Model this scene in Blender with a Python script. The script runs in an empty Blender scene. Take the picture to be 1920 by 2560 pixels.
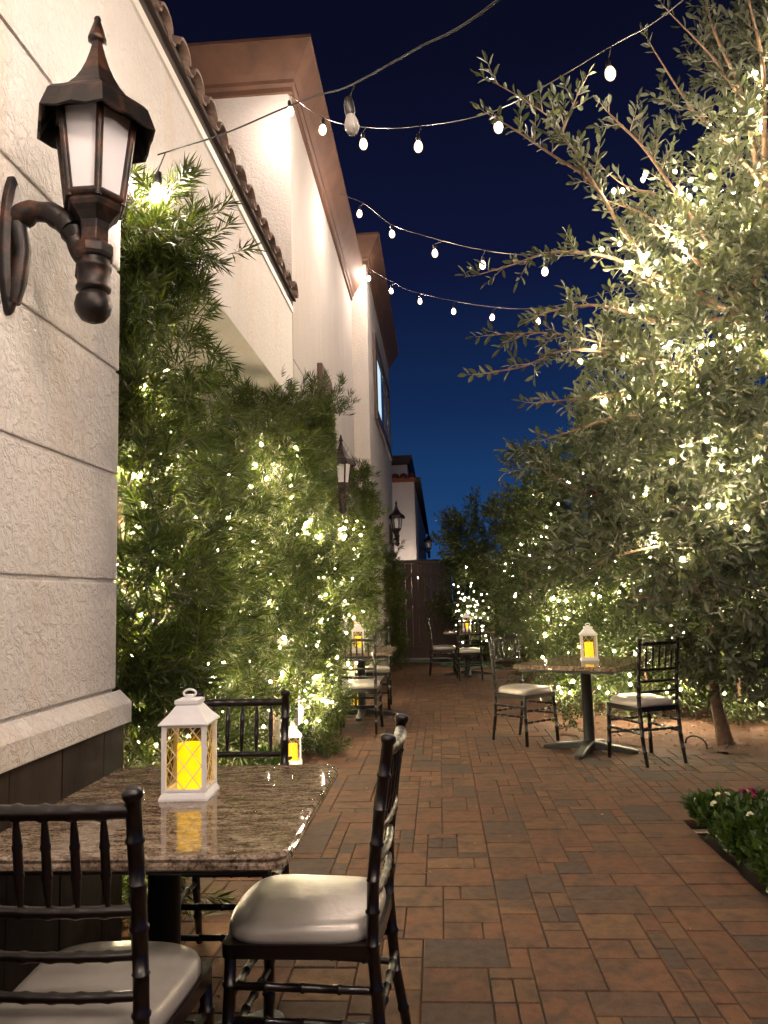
import bpy, math, random
import numpy as np
from mathutils import Vector, Matrix

random.seed(7); rng = np.random.default_rng(7)
PI = math.pi
sc = bpy.context.scene
COL = sc.collection
R = math.radians

# ------------------------------------------------------------------ materials
def new_mat(name):
    m = bpy.data.materials.new(name); m.use_nodes = True
    nt = m.node_tree; b = nt.nodes['Principled BSDF']
    return m, nt, b
def ramp(nt, fac, stops):
    r = nt.nodes.new('ShaderNodeValToRGB'); nt.links.new(fac, r.inputs[0])
    e = r.color_ramp.elements
    while len(e) < len(stops): e.new(0.5)
    for k, (p, c) in enumerate(stops):
        e[k].position = p; e[k].color = (*c, 1) if len(c) == 3 else c
    return r
def coords(nt, scale=(1, 1, 1), kind='Object'):
    tc = nt.nodes.new('ShaderNodeTexCoord'); mp = nt.nodes.new('ShaderNodeMapping')
    mp.inputs['Scale'].default_value = scale; nt.links.new(tc.outputs[kind], mp.inputs[0]); return mp.outputs[0]
def noise(nt, vec, scale, detail=3, rough=.5, dist=0):
    n = nt.nodes.new('ShaderNodeTexNoise'); nt.links.new(vec, n.inputs['Vector'])
    n.inputs['Scale'].default_value = scale; n.inputs['Detail'].default_value = detail
    n.inputs['Roughness'].default_value = rough; n.inputs['Distortion'].default_value = dist; return n
def bump(nt, b, h, strength, dist, normal=None):
    n = nt.nodes.new('ShaderNodeBump'); n.inputs['Strength'].default_value = strength; n.inputs['Distance'].default_value = dist
    nt.links.new(h, n.inputs['Height'])
    if normal: nt.links.new(normal, n.inputs['Normal'])
    nt.links.new(n.outputs[0], b.inputs['Normal']); return n.outputs[0]
def mix(nt, a, b2, fac, blend='MIX'):
    m = nt.nodes.new('ShaderNodeMix'); m.data_type = 'RGBA'; m.blend_type = blend
    for v, i in ((a, 6), (b2, 7)):
        if isinstance(v, (tuple, list)): m.inputs[i].default_value = (*v, 1)
        else: nt.links.new(v, m.inputs[i])
    if isinstance(fac, (int, float)): m.inputs[0].default_value = fac
    else: nt.links.new(fac, m.inputs[0])
    return m.outputs[2]
def simple(name, col, rough=.5, metal=0, spec=.5, nscale=None, namt=.25, coat=0, bstr=0, bscale=80):
    m, nt, b = new_mat(name)
    b.inputs['Base Color'].default_value = (*col, 1); b.inputs['Roughness'].default_value = rough
    b.inputs['Metallic'].default_value = metal; b.inputs['Specular IOR Level'].default_value = spec
    b.inputs['Coat Weight'].default_value = coat; b.inputs['Coat Roughness'].default_value = .12
    v = coords(nt)
    if nscale:
        n = noise(nt, v, nscale, 5, .6)
        lo = tuple(c * (1 - namt) for c in col); hi = tuple(min(1, c * (1 + namt)) for c in col)
        r = ramp(nt, n.outputs[0], [(.3, lo), (.7, hi)]); nt.links.new(r.outputs[0], b.inputs['Base Color'])
    if bstr:
        n2 = noise(nt, v, bscale, 4, .6); bump(nt, b, n2.outputs[0], bstr, .004)
    return m
def emit(name, col, s):
    m, nt, b = new_mat(name)
    b.inputs['Base Color'].default_value = (*[min(c, 1) for c in col], 1)
    b.inputs['Emission Color'].default_value = (*col, 1); b.inputs['Emission Strength'].default_value = s
    return m
def stucco(name, col, sx=1.0, strength=.55, dist=.006):
    m, nt, b = new_mat(name); v = coords(nt)
    b.inputs['Roughness'].default_value = .85; b.inputs['Specular IOR Level'].default_value = .25
    big = noise(nt, v, 1.3, 5, .6)
    lo = tuple(c * .93 for c in col)
    c0 = ramp(nt, big.outputs[0], [(.35, lo), (.65, col)])
    n1 = noise(nt, v, 30 * sx, 5, .62, .7); n1b = noise(nt, v, 9 * sx, 3, .6)
    ad = nt.nodes.new('ShaderNodeMath'); ad.operation = 'MULTIPLY_ADD'; nt.links.new(n1b.outputs[0], ad.inputs[0]); ad.inputs[1].default_value = .35; nt.links.new(n1.outputs[0], ad.inputs[2])
    r1 = ramp(nt, ad.outputs[0], [(.58, (0, 0, 0)), (.78, (1, 1, 1))])
    n2 = noise(nt, v, 150 * sx, 3, .6)
    st_ = noise(nt, coords(nt, (1.6, 1.6, .35)), 2.2, 5, .65); rs = ramp(nt, st_.outputs[0], [(.52, (0, 0, 0)), (.72, (1, 1, 1))])
    c0b = mix(nt, c0.outputs[0], (.66, .54, .42), rs.outputs[0])
    c0m = mix(nt, c0.outputs[0], c0b, .75)
    mm = mix(nt, r1.outputs[0], n2.outputs[0], .22)
    fl = nt.nodes.new('ShaderNodeMath'); fl.operation = 'SUBTRACT'; fl.inputs[0].default_value = 1
    nt.links.new(r1.outputs[0], fl.inputs[1])
    nt.links.new(mix(nt, c0m, tuple(c * .94 for c in col), mix(nt, (0, 0, 0), fl.outputs[0], .5)), b.inputs['Base Color'])
    bump(nt, b, mm, strength, dist); return m
def leafmat(name, stops, trans=.3, rough=.4):
    m, nt, b = new_mat(name); out = nt.nodes['Material Output']
    g = nt.nodes.new('ShaderNodeNewGeometry')
    r = ramp(nt, g.outputs['Random Per Island'], stops)
    b.inputs['Roughness'].default_value = rough; b.inputs['Specular IOR Level'].default_value = .45
    nt.links.new(r.outputs[0], b.inputs['Base Color'])
    t = nt.nodes.new('ShaderNodeBsdfTranslucent'); nt.links.new(mix(nt, r.outputs[0], (1.5, 1.6, .6), 1, 'MULTIPLY'), t.inputs[0])
    s = nt.nodes.new('ShaderNodeMixShader'); s.inputs[0].default_value = trans
    nt.links.new(b.outputs[0], s.inputs[1]); nt.links.new(t.outputs[0], s.inputs[2]); nt.links.new(s.outputs[0], out.inputs[0])
    return m
def wood(name, col, scale=(6, 6, .6), rough=.6):
    m, nt, b = new_mat(name); v = coords(nt, scale)
    n = noise(nt, v, 4, 6, .65, .4)
    r = ramp(nt, n.outputs[0], [(.3, tuple(c * .45 for c in col)), (.55, col), (.75, tuple(c * 1.5 for c in col))])
    nt.links.new(r.outputs[0], b.inputs['Base Color']); b.inputs['Roughness'].default_value = rough
    bump(nt, b, n.outputs[0], .4, .004); return m

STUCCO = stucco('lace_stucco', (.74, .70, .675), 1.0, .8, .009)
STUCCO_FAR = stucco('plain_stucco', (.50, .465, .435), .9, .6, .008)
BROWN = simple('brown_painted_cornice', (.095, .045, .026), .7, nscale=5, namt=.25, bstr=.35, bscale=70)
DARKFASCIA = simple('dark_brown_fascia', (.05, .035, .03), .75, nscale=6)
TRIMWHITE = simple('white_metal_drip_edge', (.75, .72, .68), .5)
TILE = simple('weathered_clay_roof_tile', (.19, .13, .10), .8, nscale=9, namt=.5, bstr=.4, bscale=50)
REDTILE = simple('red_clay_tile', (.25, .07, .04), .75, nscale=7, namt=.3)
IRON = None
def make_iron():
    m, nt, b = new_mat('oil_rubbed_bronze'); v = coords(nt)
    n = noise(nt, v, 14, 5, .6); n2 = noise(nt, v, 90, 3, .6)
    r = ramp(nt, n.outputs[0], [(.35, (.004, .0035, .0035)), (.52, (.012, .007, .0055)), (.70, (.085, .032, .016))])
    nt.links.new(r.outputs[0], b.inputs['Base Color']); b.inputs['Roughness'].default_value = .42; b.inputs['Metallic'].default_value = .35
    bump(nt, b, n2.outputs[0], .3, .003); return m
IRON = make_iron()
MILK = simple('milky_acrylic_pane', (.66, .645, .66), .4)
GRAN = None
def make_granite():
    m, nt, b = new_mat('polished_granite'); v = coords(nt); vs = coords(nt, (1, 2.6, 1))
    n1 = noise(nt, vs, 13, 8, .72, 1.0); n2 = noise(nt, v, 120, 4, .7); n3 = noise(nt, vs, 45, 5, .7, .5)
    r = ramp(nt, n1.outputs[0], [(.30, (0.04176, 0.03132, 0.02297)), (.43, (0.1462, 0.1044, 0.07517)), (.52, (0.2506, 0.1931, 0.1409)), (.63, (0.355, 0.2923, 0.2192)), (.74, (0.4385, 0.3863, 0.3028))])
    r2 = ramp(nt, n2.outputs[0], [(.36, (.30, .28, .26)), (.5, (1, 1, 1)), (.66, (1.5, 1.45, 1.35))])
    r3 = ramp(nt, n3.outputs[0], [(.34, (.22, .19, .16)), (.5, (1, 1, 1))])
    c = mix(nt, mix(nt, r.outputs[0], r2.outputs[0], .8, 'MULTIPLY'), r3.outputs[0], .85, 'MULTIPLY')
    nt.links.new(c, b.inputs['Base Color'])
    n4 = noise(nt, v, 7, 2, .5)
    b.inputs['Roughness'].default_value = .05; b.inputs['Specular IOR Level'].default_value = .45
    bump(nt, b, n3.outputs[0], .015, .002); return m
GRAN = make_granite()
MAHOG = simple('dark_mahogany_gloss', (.0042, .0018, .0017), .3, nscale=12, namt=.4, coat=.3, bstr=.06, bscale=60)
BLACKIRON = simple('black_cast_iron', (.012, .013, .013), .45, nscale=20, bstr=.25, bscale=140)
def make_vinyl():
    m, nt, b = new_mat('ivory_vinyl'); v = coords(nt)
    n = noise(nt, v, 6, 4, .6); r = ramp(nt, n.outputs[0], [(.35, (0.4144, 0.3774, 0.333)), (.65, (0.5032, 0.4736, 0.4292))])
    nt.links.new(r.outputs[0], b.inputs['Base Color']); b.inputs['Roughness'].default_value = .3; b.inputs['Metallic'].default_value = .22; b.inputs['Coat Weight'].default_value = .25; b.inputs['Coat Roughness'].default_value = .22
    b.inputs['Sheen Weight'].default_value = .0
    n2 = noise(nt, v, 260, 2, .5); n3 = noise(nt, v, 9, 3, .6, .8)
    bump(nt, b, mix(nt, n2.outputs[0], n3.outputs[0], .9), .22, .012); return m
VINYL = make_vinyl()
WHITEPL = simple('white_plastic', (.80, .79, .80), .45, nscale=30, namt=.04)
LATT = simple('clear_lattice_plastic', (.78, .66, .5), .3)
CANDLE = emit('amber_led_candle', (1.0, .56, .003), 1.6)
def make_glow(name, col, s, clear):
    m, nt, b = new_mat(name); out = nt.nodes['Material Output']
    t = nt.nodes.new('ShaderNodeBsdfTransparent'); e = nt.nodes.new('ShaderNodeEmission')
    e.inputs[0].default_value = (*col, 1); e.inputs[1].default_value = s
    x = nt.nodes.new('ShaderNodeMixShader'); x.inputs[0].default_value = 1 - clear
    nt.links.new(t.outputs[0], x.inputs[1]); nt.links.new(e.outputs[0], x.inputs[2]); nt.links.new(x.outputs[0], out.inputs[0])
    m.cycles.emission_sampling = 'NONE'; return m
def make_pane():
    m, nt, b = new_mat('clear_thin_pane'); out = nt.nodes['Material Output']
    t = nt.nodes.new('ShaderNodeBsdfTransparent'); t.inputs[0].default_value = (.97, .95, .90, 1)
    g = nt.nodes.new('ShaderNodeBsdfGlossy'); g.inputs['Roughness'].default_value = .05
    s = nt.nodes.new('ShaderNodeMixShader'); s.inputs[0].default_value = .05
    nt.links.new(t.outputs[0], s.inputs[1]); nt.links.new(g.outputs[0], s.inputs[2]); nt.links.new(s.outputs[0], out.inputs[0]); return m
PANE = make_pane()
CABLE = simple('black_rubber_cable', (.010, .009, .008), .6)
CABLE2 = simple('grey_rubber_cable', (.075, .066, .058), .45)
WIRE = simple('green_fairy_wire', (.03, .05, .02), .5)
SOCK = simple('black_socket', (.010, .008, .007), .4)
BULB = emit('lit_filament_bulb', (1.0, .80, .66), 1680)
ENV = make_glow('bulb_glass_halo', (1.0, .70, .42), 4.6, .6)  # bulb shell glows weakly all over, a painted halo imitating bloom
ENVF = make_glow('fairy_bulb_glass_halo', (1.0, .74, .40), 2.6, .6)  # same painted halo round the small bulbs
BULBOFF = simple('clear_unlit_bulb', (.30, .28, .26), .08)
FAIRY = emit('warm_fairy_bulb', (1.0, .80, .50), 2050)
FAIRYDIM = emit('warm_fairy_bulb_far', (1.0, .79, .50), 480)
PODO = leafmat('narrow_leaves', [(0, (0.01673, 0.02585, 0.004158)), (.5, (0.03194, 0.05018, 0.006534)), (.82, (0.05322, 0.07451, 0.009503)), (1, (0.09126, 0.1065, 0.01782))], .32, .42)
OLIVE = leafmat('grey_green_leaves', [(0, (0.01749, 0.02281, 0.01355)), (.5, (0.03847, 0.04689, 0.0301)), (.88, (0.06704, 0.0773, 0.05643)), (1, (0.08744, 0.0887, 0.06019))], .28, .42)
HEDGE = leafmat('dark_hedge_leaves', [(0, (0.0182, 0.0312, 0.0078)), (.6, (0.039, 0.0598, 0.0156)), (1, (0.078, 0.1014, 0.026))], .22, .4)
BROAD = leafmat('broad_green_leaves', [(0, (0.0165, 0.0325, 0.0075)), (.6, (0.0275, 0.055, 0.01)), (1, (0.044, 0.08, 0.015))], .3, .35)
DRY = leafmat('dry_fallen_leaves', [(0, (.16, .08, .04)), (.6, (.30, .16, .08)), (1, (.42, .28, .16))], .1, .7)
BARK = simple('brown_bark', (.14, .085, .055), .85, nscale=25, namt=.5, bstr=.8, bscale=60)
TWIG = simple('olive_twig', (.16, .12, .08), .7, nscale=25, namt=.3)
SLATE = None
def make_slate():
    m, nt, b = new_mat('brown_slate_tile'); v = coords(nt, (1, 1, .35))
    n = noise(nt, v, 10, 6, .65); g = nt.nodes.new('ShaderNodeNewGeometry')
    r = ramp(nt, n.outputs[0], [(.3, (.022, .016, .013)), (.6, (.046, .034, .028)), (.8, (.07, .05, .04))])
    r2 = ramp(nt, g.outputs['Random Per Island'], [(0, (.55, .53, .55)), (1, (1.15, 1.05, 1.0))])
    nt.links.new(mix(nt, r.outputs[0], r2.outputs[0], 1, 'MULTIPLY'), b.inputs['Base Color'])
    b.inputs['Roughness'].default_value = .75; b.inputs['Specular IOR Level'].default_value = .2; bump(nt, b, n.outputs[0], .4, .004); return m
SLATE = make_slate()
def make_paver():
    m, nt, b = new_mat('concrete_paver'); v = coords(nt); g = nt.nodes.new('ShaderNodeNewGeometry')
    rnd = g.outputs['Random Per Island']
    base = ramp(nt, rnd, [(0, (0.1252, 0.06468, 0.03996)), (.2, (0.107, 0.05558, 0.03553)), (.38, (0.1143, 0.0677, 0.04109)), (.5, (0.1316, 0.0778, 0.04553)), (.62, (0.08707, 0.05458, 0.03996)), (.74, (0.1143, 0.0586, 0.03776)), (.86, (0.07256, 0.05154, 0.04221)), (.95, (0.05805, 0.04548, 0.04109)), (1, (0.1287, 0.07882, 0.04441))])
    base.color_ramp.interpolation = 'CONSTANT'
    n0 = noise(nt, v, 7.5, 3, .5, .6); r0 = ramp(nt, n0.outputs[0], [(.44, (0, 0, 0)), (.62, (1, 1, 1))])
    blend = mix(nt, base.outputs[0], (0.07182, 0.04781, 0.03562), r0.outputs[0])
    c = mix(nt, base.outputs[0], blend, .85)
    n1 = noise(nt, v, 210, 4, .75); r1 = ramp(nt, n1.outputs[0], [(.3, (.62, .61, .60)), (.5, (1, 1, 1)), (.72, (1.32, 1.28, 1.22))])
    n2 = noise(nt, v, 22, 4, .6); r2 = ramp(nt, n2.outputs[0], [(.32, (.78, .77, .76)), (.6, (1.08, 1.07, 1.06))])
    c = mix(nt, mix(nt, c, r1.outputs[0], .9, 'MULTIPLY'), r2.outputs[0], .9, 'MULTIPLY')
    nt.links.new(c, b.inputs['Base Color']); b.inputs['Roughness'].default_value = .8; b.inputs['Specular IOR Level'].default_value = .14
    bump(nt, b, mix(nt, n1.outputs[0], n2.outputs[0], .35), .45, .003); return m
PAVER = make_paver()
SAND = simple('joint_sand', (.06, .042, .032), .9, nscale=60)
def make_dirt():
    m, nt, b = new_mat('red_brown_dirt'); v = coords(nt)
    n = noise(nt, v, 7, 6, .65); n1 = noise(nt, v, 70, 5, .7); 
    r = ramp(nt, n.outputs[0], [(.3, (.085, .040, .022)), (.6, (.135, .064, .035)), (.8, (.19, .098, .056))])
    r1 = ramp(nt, n1.outputs[0], [(.3, (.5, .48, .45)), (.55, (1, 1, 1)), (.75, (1.35, 1.3, 1.2))])
    nt.links.new(mix(nt, r.outputs[0], r1.outputs[0], .9, 'MULTIPLY'), b.inputs['Base Color']); b.inputs['Roughness'].default_value = .95
    bump(nt, b, n1.outputs[0], .9, .015); return m
DIRT = make_dirt()
GATEW = wood('dark_stained_cedar', (.045, .020, .012), (9, 9, .8), .6)
POSTW = wood('brown_post', (.09, .05, .032), (8, 8, .8), .6)
WINFRAME = simple('dark_brown_window_frame', (.05, .025, .018), .55, nscale=8)
HOSE = simple('green_garden_hose', (.10, .21, .15), .4)
CONC = simple('pale_concrete_edge', (.33, .26, .20), .85, nscale=12, namt=.2, bstr=.5, bscale=90)
PINK = leafmat('magenta_petals', [(0, (0.231, 0.0165, 0.096)), (1, (0.341, 0.0385, 0.18))], .25, .5)
WHITEF = leafmat('white_petals', [(0, (.72, .70, .66)), (1, (.85, .84, .80))], .2, .5)
STEM = simple('green_stem', (.05, .09, .02), .6)
def make_glowwin():
    m, nt, b = new_mat('glow_painted_glass'); v = coords(nt)
    b.inputs['Base Color'].default_value = (.01, .015, .02, 1); b.inputs['Roughness'].default_value = .06
    sep = nt.nodes.new('ShaderNodeSeparateXYZ'); nt.links.new(v, sep.inputs[0])
    n = noise(nt, v, 2.6, 5, .65, .6)
    r = ramp(nt, n.outputs[0], [(.55, (0, .002, .006)), (.62, (.01, .06, .12)), (.67, (.40, .75, .95)), (.72, (1, 1, 1))])  # bluish-white emission blotches painted in place of reflected lights
    nt.links.new(r.outputs[0], b.inputs['Emission Color']); b.inputs['Emission Strength'].default_value = 1.1
    return m
GLOWWIN = make_glowwin()
WINGLOW = emit('window_glow', (.62, .86, 1.0), .85)  # even bluish glow for the strip added over the pane

# ------------------------------------------------------------------ mesh helpers
class MB:
    def __init__(s): s.v = []; s.f = []; s.sm = []
    def add(s, vs, fs, smooth=False):
        o = len(s.v); s.v += [tuple(v) for v in vs]; s.f += [tuple(i + o for i in f) for f in fs]; s.sm += [smooth] * len(fs); return s
    def box(s, x0, x1, y0, y1, z0, z1, M=None):
        vs = [(x, y, z) for x in (x0, x1) for y in (y0, y1) for z in (z0, z1)]
        if M is not None: vs = [tuple(M @ Vector(v)) for v in vs]
        return s.add(vs, [(0, 1, 3, 2), (4, 6, 7, 5), (0, 4, 5, 1), (2, 3, 7, 6), (0, 2, 6, 4), (1, 5, 7, 3)])
    def prism(s, poly, z0, z1, bev=0):   # poly CCW in xy
        n = len(poly); loops = [[(x, y, z0) for x, y in poly]]
        if bev:
            cx = sum(p[0] for p in poly) / n; cy = sum(p[1] for p in poly) / n
            loops.append([(x, y, z1 - bev) for x, y in poly])
            def ins(x, y):
                d = math.hypot(x - cx, y - cy); k = (d - bev * 1.3) / d; return cx + (x - cx) * k, cy + (y - cy) * k
            loops.append([(*ins(x, y), z1) for x, y in poly])
        else: loops.append([(x, y, z1) for x, y in poly])
        return s.loft(loops, True, True)
    def loft(s, loops, cap0=True, cap1=True, smooth=False, closed=True):
        n = len(loops[0]); vs = [v for l in loops for v in l]; fs = []
        for i in range(len(loops) - 1):
            for j in range(n if closed else n - 1):
                a = i * n + j; b = i * n + (j + 1) % n
                fs.append((a, b, b + n, a + n))
        o = len(fs)
        s.add(vs, fs, smooth)
        if cap0: s.add(loops[0][::-1], [tuple(range(n))])
        if cap1: s.add(loops[-1], [tuple(range(n))])
        return s
    def lathe(s, prof, n=16, c=(0, 0, 0), smooth=True, rot=0, M=None):
        loops = []
        for r, z in prof:
            l = [Vector((r * math.cos(rot + 2 * PI * k / n), r * math.sin(rot + 2 * PI * k / n), z)) for k in range(n)]
            if M is not None: l = [M @ v for v in l]
            loops.append([tuple(v + Vector(c)) for v in l])
        return s.loft(loops, True, True, smooth)
    def tube(s, pts, r, n=8, smooth=True, caps=True):
        pts = [Vector(p) for p in pts]; rs = r if isinstance(r, (list, tuple)) else [r] * len(pts)
        loops = []; prev = None
        for i, p in enumerate(pts):
            t = (pts[min(i + 1, len(pts) - 1)] - pts[max(i - 1, 0)])
            t = t.normalized() if t.length > 1e-9 else Vector((0, 0, 1))
            if prev is None:
                a = Vector((0, 0, 1)) if abs(t.z) < .9 else Vector((1, 0, 0)); u = t.cross(a).normalized()
            else:
                u = prev - t * prev.dot(t); u = u.normalized() if u.length > 1e-6 else t.orthogonal().normalized()
            prev = u; w = t.cross(u)
            loops.append([tuple(p + (u * math.cos(2 * PI * k / n) + w * math.sin(2 * PI * k / n)) * rs[i]) for k in range(n)])
        return s.loft(loops, caps, caps, smooth)
    def turned(s, p0, p1, r, rings=(), n=10, rr=1.28, w=.006, tips=1.0):
        p0 = Vector(p0); p1 = Vector(p1); L = (p1 - p0).length
        st = [(0, r * tips), (1, r * tips)]
        for t in rings:
            d = w / L
            st += [(t - d, r), (t - d * .5, r * rr), (t + d * .5, r * rr), (t + d, r)]
        st.sort(); return s.tube([p0.lerp(p1, a) for a, _ in st], [q for _, q in st], n)
    def mesh(s, name, m):
        me = bpy.data.meshes.new(name); me.from_pydata(s.v, [], s.f)
        me.polygons.foreach_set('use_smooth', s.sm); me.materials.append(m); me.update(); return me
def part(name, mb, m, parent=None, bevel=0, sub=0):
    o = bpy.data.objects.new(name, mb.mesh(name, m) if isinstance(mb, MB) else mb); COL.objects.link(o)
    if parent is not None:
        o.parent = parent
    if bevel:
        b = o.modifiers.new('bevel', 'BEVEL'); b.width = bevel; b.segments = 2; b.limit_method = 'ANGLE'; b.angle_limit = R(40)
    return o
def tag(o, label, cat, group=None):
    o['label'] = label; o['category'] = cat
    if group: o['group'] = group
    return o
def thing(name, label, cat, loc=(0, 0, 0), rz=0, group=None):
    o = bpy.data.objects.new(name, None); COL.objects.link(o); o.location = loc; o.rotation_euler = (0, 0, rz)
    o.empty_display_size = .1
    return tag(o, label, cat, group)
def structure(name, mb, m):
    o = part(name, mb, m); o['kind'] = 'structure'; return o
def stuff(o): o['kind'] = 'stuff'; return o
def dup(root, loc, rz, label, name=None):
    r = root.copy(); COL.objects.link(r); r.location = loc; r.rotation_euler = (0, 0, rz); r['label'] = label
    def rec(src, dst):
        for ch in list(src.children):
            c = ch.copy(); COL.objects.link(c); c.parent = dst; rec(ch, c)
    rec(root, r); return r

# ------------------------------------------------------------------ foliage
def unitv(a): return a / np.maximum(np.linalg.norm(a, axis=-1, keepdims=True), 1e-9)
def np_mesh(name, V, F, mats, smooth=False):
    me = bpy.data.meshes.new(name); nv = len(V); nf = len(F); k = F.shape[1]
    me.vertices.add(nv); me.vertices.foreach_set('co', V.astype(np.float32).ravel())
    me.loops.add(nf * k); me.loops.foreach_set('vertex_index', F.astype(np.int32).ravel())
    me.polygons.add(nf); me.polygons.foreach_set('loop_start', np.arange(0, nf * k, k, dtype=np.int32))
    for m in mats: me.materials.append(m)
    me.update(calc_edges=True); me.validate(); return me
def leaves(P, Dv, L, W, ovate=True, curl=.12):
    """one small leaf face strip per row: base P, direction Dv, length L, width W"""
    n = len(P); Dv = unitv(Dv); up = unitv(rng.normal(size=(n, 3)) + np.array([0, 0, .8]))
    S = unitv(np.cross(Dv, up)); N = np.cross(S, Dv); L = L[:, None]; W = W[:, None]
    if ovate:
        V = np.stack([P, P + Dv * L * .38 + S * W * .46 + N * W * .14, P + Dv * L * .74 + S * W * .40 + N * (W * .14 - L * curl * .4),
                      P + Dv * L - N * L * curl, P + Dv * L * .74 - S * W * .40 + N * (W * .14 - L * curl * .4), P + Dv * L * .38 - S * W * .46 + N * W * .14], 1)
        b = np.arange(n)[:, None] * 6
        F = np.concatenate([b + np.array([[0, 1, 2, 3]]), b + np.array([[0, 3, 4, 5]])])
    else:
        V = np.stack([P, P + Dv * L * .45 + S * W * .5, P + Dv * L - N * L * curl, P + Dv * L * .45 - S * W * .5], 1)
        b = np.arange(n)[:, None] * 4; F = b + np.array([[0, 1, 2, 3]])
    return V.reshape(-1, 3), F
def shell_points(blobs, n, inner=.55, zmin=.06, tuft=0, spread=.1):
    bl = np.array([(*c, *r) for c, r in blobs]); vol = (bl[:, 3] * bl[:, 4] + bl[:, 4] * bl[:, 5] + bl[:, 3] * bl[:, 5])
    P = []; O = []; need = n if not tuft else max(8, n // tuft); tot = need
    while need > 0:
        k = rng.choice(len(bl), need * 2, p=vol / vol.sum()); d = unitv(rng.normal(size=(need * 2, 3)))
        rad = rng.uniform(inner ** 3, 1, need * 2) ** (1 / 3)
        lump = 1 + .12 * np.sin(d[:, 0] * 7 + k) * np.sin(d[:, 2] * 9 + k * 2) + .08 * np.sin(d[:, 1] * 13)
        p = bl[k, :3] + d * bl[k, 3:] * (rad * lump)[:, None]
        ok = p[:, 2] > zmin; P.append(p[ok]); O.append(unitv(d / bl[k, 3:])[ok]); need -= int(ok.sum())
    P = np.concatenate(P)[:tot]; O = np.concatenate(O)[:tot]
    if tuft:      # side shoots strung along a bough that grows outwards
        D0 = unitv(O + np.array([0, 0, .25]) + rng.normal(size=O.shape) * .45)
        t = rng.uniform(-.6, 1.0, (tot, tuft)); q = P[:, None] + D0[:, None] * (t * spread * 1.8)[..., None] + rng.normal(size=(tot, tuft, 3)) * spread * .42
        o = unitv(D0[:, None] * 1.1 + rng.normal(size=(tot, tuft, 3)) * .45)
        P = q.reshape(-1, 3); O = o.reshape(-1, 3)
    return P, O
def sprigs(P, O, ls, per, leafL, leafW, ang, upb=.25, jit=.55, ovate=True, droop=.0, tipb=1.0):
    """leafy twigs: a stem from each P towards O with leaves all along it -> leaf arrays + stem quads"""
    n = len(P); Dv = unitv(O + np.array([0, 0, upb]) + rng.normal(size=(n, 3)) * jit)
    ln = rng.uniform(.7, 1.25, n) * ls
    A = unitv(np.cross(Dv, rng.normal(size=(n, 3)))); B = np.cross(Dv, A)
    t = ((np.arange(per) + .5) / per) ** tipb
    T = np.repeat(t[None], n, 0) + rng.normal(size=(n, per)) * .02
    ph = np.arange(per) * 2.4 + rng.uniform(0, 6.28, (n, 1))
    base = P[:, None] + Dv[:, None] * (T * ln[:, None])[..., None]
    base[..., 2] -= droop * (T ** 2) * ln[:, None]
    rad = np.cos(ph)[..., None] * A[:, None] + np.sin(ph)[..., None] * B[:, None]
    a = ang * (1 - .55 * T)[..., None]
    d = Dv[:, None] * np.cos(a) + rad * np.sin(a) + rng.normal(size=(n, per, 3)) * .1
    l = rng.uniform(.75, 1.15, (n, per)) * leafL; w = rng.uniform(.85, 1.15, (n, per)) * leafW
    V, F = leaves(base.reshape(-1, 3), d.reshape(-1, 3), l.ravel(), w.ravel(), ovate)
    tip = P + Dv * ln[:, None]; tip[:, 2] -= droop * ln
    sv = np.stack([P - A * .0025, P + A * .0025, tip + A * .001, tip - A * .001], 1).reshape(-1, 3)
    sf = np.arange(n)[:, None] * 4 + np.array([[0, 1, 2, 3]])
    return V, F, sv, sf
def cut(V, F, k, keep):   # drop whole leaves (k verts each, k_faces = F rows per leaf interleaved by block)
    n = len(V) // k; m = keep(V.reshape(n, k, 3).mean(1)); idx = np.cumsum(m) - 1
    Vn = V.reshape(n, k, 3)[m].reshape(-1, 3); li = F[:, 0] // k
    Fn = F[m[li]]; Fn = Fn - (Fn // k) * k + idx[Fn // k] * k
    return Vn, Fn
def shrub(name, label, blobs, n, kind, mat, loc, stems=(), inner=.55, keep=None, cat='shrub', group=None, tuft=0, spread=.1, **kw):
    root = thing(name, label, cat, loc, 0, group)
    P, O = shell_points(blobs, n, inner, .06, tuft, spread)
    ov = kind != 'needle'
    V, F, sv, sf = sprigs(P, O, ovate=ov, **kw)
    if keep: V, F = cut(V, F, 6 if ov else 4, keep); sv, sf = cut(sv, sf, 4, keep)
    l = np.array(loc)
    part('foliage', np_mesh('foliage', V - l, F, [mat]), None, root)
    part('twigs', np_mesh('twigs', sv - l, sf, [TWIG]), None, root)
    for pts, r0 in stems:
        q = [Vector(p) - Vector(loc) for p in pts]
        part('stem', MB().tube(q, [r0 * (1 - .6 * i / max(1, len(q) - 1)) for i in range(len(q))], 8), BARK, root)
    return root
def meandering(blobs, n, ext=.97, face=None, zr=None, clump=.5):
    """points a draped string of small lights passes, on the outside of the foliage"""
    P, O = shell_points(blobs, n * 14, .93, .12)
    if face is not None:
        ok = (O @ np.array(face)) > .05; P, O = P[ok], O[ok]
    if zr is not None:
        ok = (P[:, 2] > zr[0]) & (P[:, 2] < zr[1]); P, O = P[ok], O[ok]
    if not len(P): return []
    cent = P[rng.choice(len(P), max(3, n // 6))]
    d = np.linalg.norm(P[:, None] - cent[None], axis=2).min(1)
    w = np.exp(-(d / .22) ** 2) * clump + (1 - clump) * .35
    k = rng.choice(len(P), min(n, len(P)), replace=False, p=w / w.sum()); Q = P[k] - O[k] * (1 - ext) * .6
    out = [Q[np.argmin(Q[:, 2])]]; rest = [q for q in Q]
    cur = out[0]; rest = [q for q in rest if q is not cur and not np.allclose(q, cur)]
    while rest:
        i = int(np.argmin([np.linalg.norm(q - cur) for q in rest])); cur = rest.pop(i); out.append(cur)
    return out
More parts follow.
